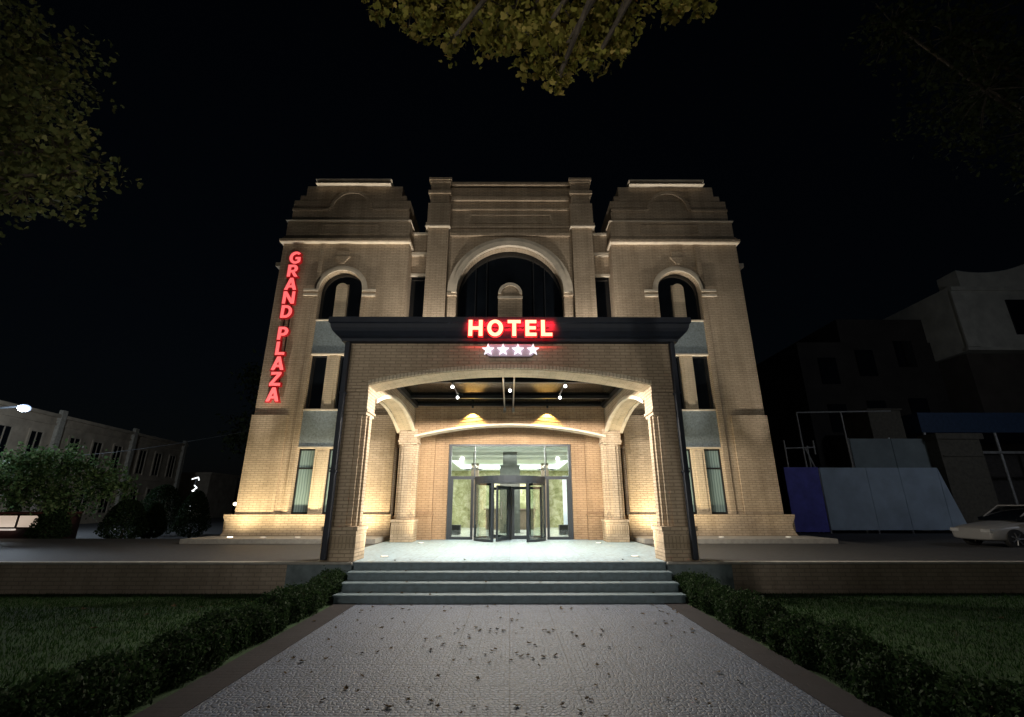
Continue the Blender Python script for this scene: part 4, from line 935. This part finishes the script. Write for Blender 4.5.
for wx in (.78, 3.45):
    for wy in (cyy - .005, cyy + 1.55):
        w = MB().tube((cx0 + wx, wy, cz + .32), (cx0 + wx, wy + .2, cz + .32), .32, n=24).build('wheel', plain('tyre', (.015, .015, .015), .8), CA)
        q = MB().tube((cx0 + wx, wy - .01, cz + .32), (cx0 + wx, wy + .21, cz + .32), .08, n=12)
        for k in range(7):
            a = 2 * math.pi * k / 7; q.tube((cx0 + wx, wy - .006, cz + .32), (cx0 + wx + .21 * math.cos(a), wy - .006, cz + .32 + .21 * math.sin(a)), .022)
        q.build('rim', M['chrome'], w)
for wy in (cyy + .1, cyy + 1.3): MB().box(cx0 - .01, cx0 + .2, wy, wy + .35, cz + .52, cz + .64).build('headlight', plain('headlight_lens', (.5, .5, .5), .15), CA, bevel=.02)
MB().box(cx0 + 1.3, cx0 + 1.5, cyy - .12, cyy - .01, cz + .9, cz + 1.02).build('mirror', carp, CA, bevel=.02)
MB().box(cx0 + 2.35, cx0 + 2.5, cyy - .02, cyy - .003, cz + .78, cz + .8).build('handle', M['chrome'], CA)

# ------------------------------------------------------------------ hedges, grass, fallen leaves
for s, side in ((-1, 'left'), (1, 'right')):
    t = thing('hedge', f'low dark clipped hedge along the {side} edge of the path', 'hedge', (s * 3.85, 6, 0))
    n = 52000; yy = rng.uniform(1.0, 11.15, n); ph = rng.uniform(0, 9)
    hh_ = .40 + .05 * np.sin(yy * 3.1 + ph) + .04 * np.sin(yy * 7.7) + .03 * np.sin(yy * 17)
    hw = .25 + .04 * np.sin(yy * 4.3 + ph * 2) + .03 * np.sin(yy * 11)
    u = rng.uniform(-1, 1, n); zz = rng.uniform(0, 1, n)
    shell = rng.uniform(0, 1, n) < .7
    side_ = rng.integers(0, 3, n)
    u = np.where(shell & (side_ == 0), -1, np.where(shell & (side_ == 1), 1, u)); zz = np.where(shell & (side_ == 2), 1, zz)
    rnd = 1 - .3 * np.abs(u) ** 4
    pos = np.stack([s * 3.81 + u * hw + rng.normal(0, .025, n), yy, .03 + zz * hh_ * rnd + rng.normal(0, .025, n) + (rng.random(n) < .02) * rng.uniform(0, .1, n)], 1)
    leaves('foliage', pos, .045, M['leaf_hedge'], t)
    w = MB()
    w.tube((s * 3.81, 1.0, .03), (s * 3.81, 11.0, .03), .014, n=5)
    for k in range(34):
        y = 1.1 + k * .3; w.path([(s * 3.81, y, 0), (s * 3.81 + random.uniform(-.1, .1), y + random.uniform(-.1, .1), .25), (s * 3.81 + random.uniform(-.2, .2), y + random.uniform(-.15, .15), .42)], .012, .005, 5)
    w.build('stems', M['bark'], t, split=False)
    n = 60000
    gx = s * (4.2 + rng.uniform(0, 1, n) ** 1.3 * 12); gy = rng.uniform(2.2, 11.2, n)
    V = np.stack([gx, gy, np.zeros(n)], 1); a = rng.uniform(0, 6.28, n); hgt = rng.uniform(.03, .075, n)
    dx = np.cos(a) * .006; dy = np.sin(a) * .006
    p0 = V + np.stack([dx, dy, 0 * dx], 1); p1 = V - np.stack([dx, dy, 0 * dx], 1); p2 = V + np.stack([rng.normal(0, .02, n), rng.normal(0, .02, n), hgt], 1)
    VV = np.stack([p0, p1, p2], 1).reshape(-1, 3)
    me = bpy.data.meshes.new('grass'); me.vertices.add(3 * n); me.vertices.foreach_set('co', VV.astype(np.float32).ravel())
    me.loops.add(3 * n); me.loops.foreach_set('vertex_index', np.arange(3 * n, dtype=np.int32)); me.polygons.add(n)
    me.polygons.foreach_set('loop_start', (np.arange(n) * 3).astype(np.int32)); me.polygons.foreach_set('loop_total', np.full(n, 3, np.int32)); me.update(calc_edges=True)
    me.materials.append(M['grass']); o = bpy.data.objects.new('grass', me); COL.objects.link(o)
    tag(o, f'short dark green grass of the {side} lawn', 'grass', kind='stuff')

def leafmesh(i):
    rr = random.Random(i); pts = []
    for k in range(12):
        a = 2 * math.pi * k / 12; r = (.5 if k % 2 == 0 else .27) * rr.uniform(.75, 1.15); 
        if k == 0: r = .6
        pts.append((r * math.cos(a), r * math.sin(a), .08 + .16 * abs(math.sin(a * 1.5 + i)) * r * 2))
    me = bpy.data.meshes.new('fallen_leaf'); me.from_pydata([(0, 0, .02)] + pts, [], [(0, k + 1, (k + 1) % 12 + 1) for k in range(12)])
    me.materials.append(M['leaf_dry']); return me
LM = [leafmesh(i) for i in range(6)]
clusters = [(rng.uniform(-2.9, 2.9), rng.uniform(4.2, 9.9)) for _ in range(120)] + [(-1.7, 5.6), (-1.2, 5.4), (-.3, 6.8), (1.2, 7.1), (-2.2, 7.8), (-1.3, 7.5), (2.6, 8.6), (2.9, 9.3), (-1.9, 5.4), (.3, 6.9)]
nleaf = 0
def place_leaf(x, y, z, s, lb, grp):
    o = bpy.data.objects.new('fallen_leaf', random.choice(LM)); COL.objects.link(o)
    o.location = (x, y, z); o.rotation_euler = (random.uniform(-.3, .3), random.uniform(-.3, .3), random.uniform(0, 6.28)); o.scale = (s, s, s)
    tag(o, lb, 'leaf', grp)
for cx, cy2 in clusters:
    for k in range(random.choice((1, 1, 1, 1, 2, 2, 3))):
        x = cx + random.gauss(0, .16); y = cy2 + random.gauss(0, .13)
        if abs(x) > 3.35 or y > 10.0 or y < 3.4: continue
        place_leaf(x, y, .02, random.uniform(.04, .095), 'dry brown leaf lying on the paved path', 'dry leaves scattered on the path')
for i in range(26):
    k = random.randrange(0, 5); y = (10.0, 10.3, 10.68, 11.04, 11.6)[k] + random.uniform(-.12, .12); z = (.02, .165, .33, .49, .655)[k]
    place_leaf(random.uniform(-3.2, 3.2), y, z, random.uniform(.05, .09), 'curled dry leaf lying on the granite steps' if k else 'curled dry leaf at the foot of the steps', 'dry leaves on the steps' if k else 'dry leaves at the foot of the steps')
for i in range(14):
    s = random.choice((-1, 1)); place_leaf(s * random.uniform(4.4, 9), random.uniform(5, 11), .05, random.uniform(.08, .13), 'pale fallen leaf on the left lawn' if s < 0 else 'pale fallen leaf on the right lawn', 'fallen leaves on the left lawn' if s < 0 else 'fallen leaves on the right lawn')
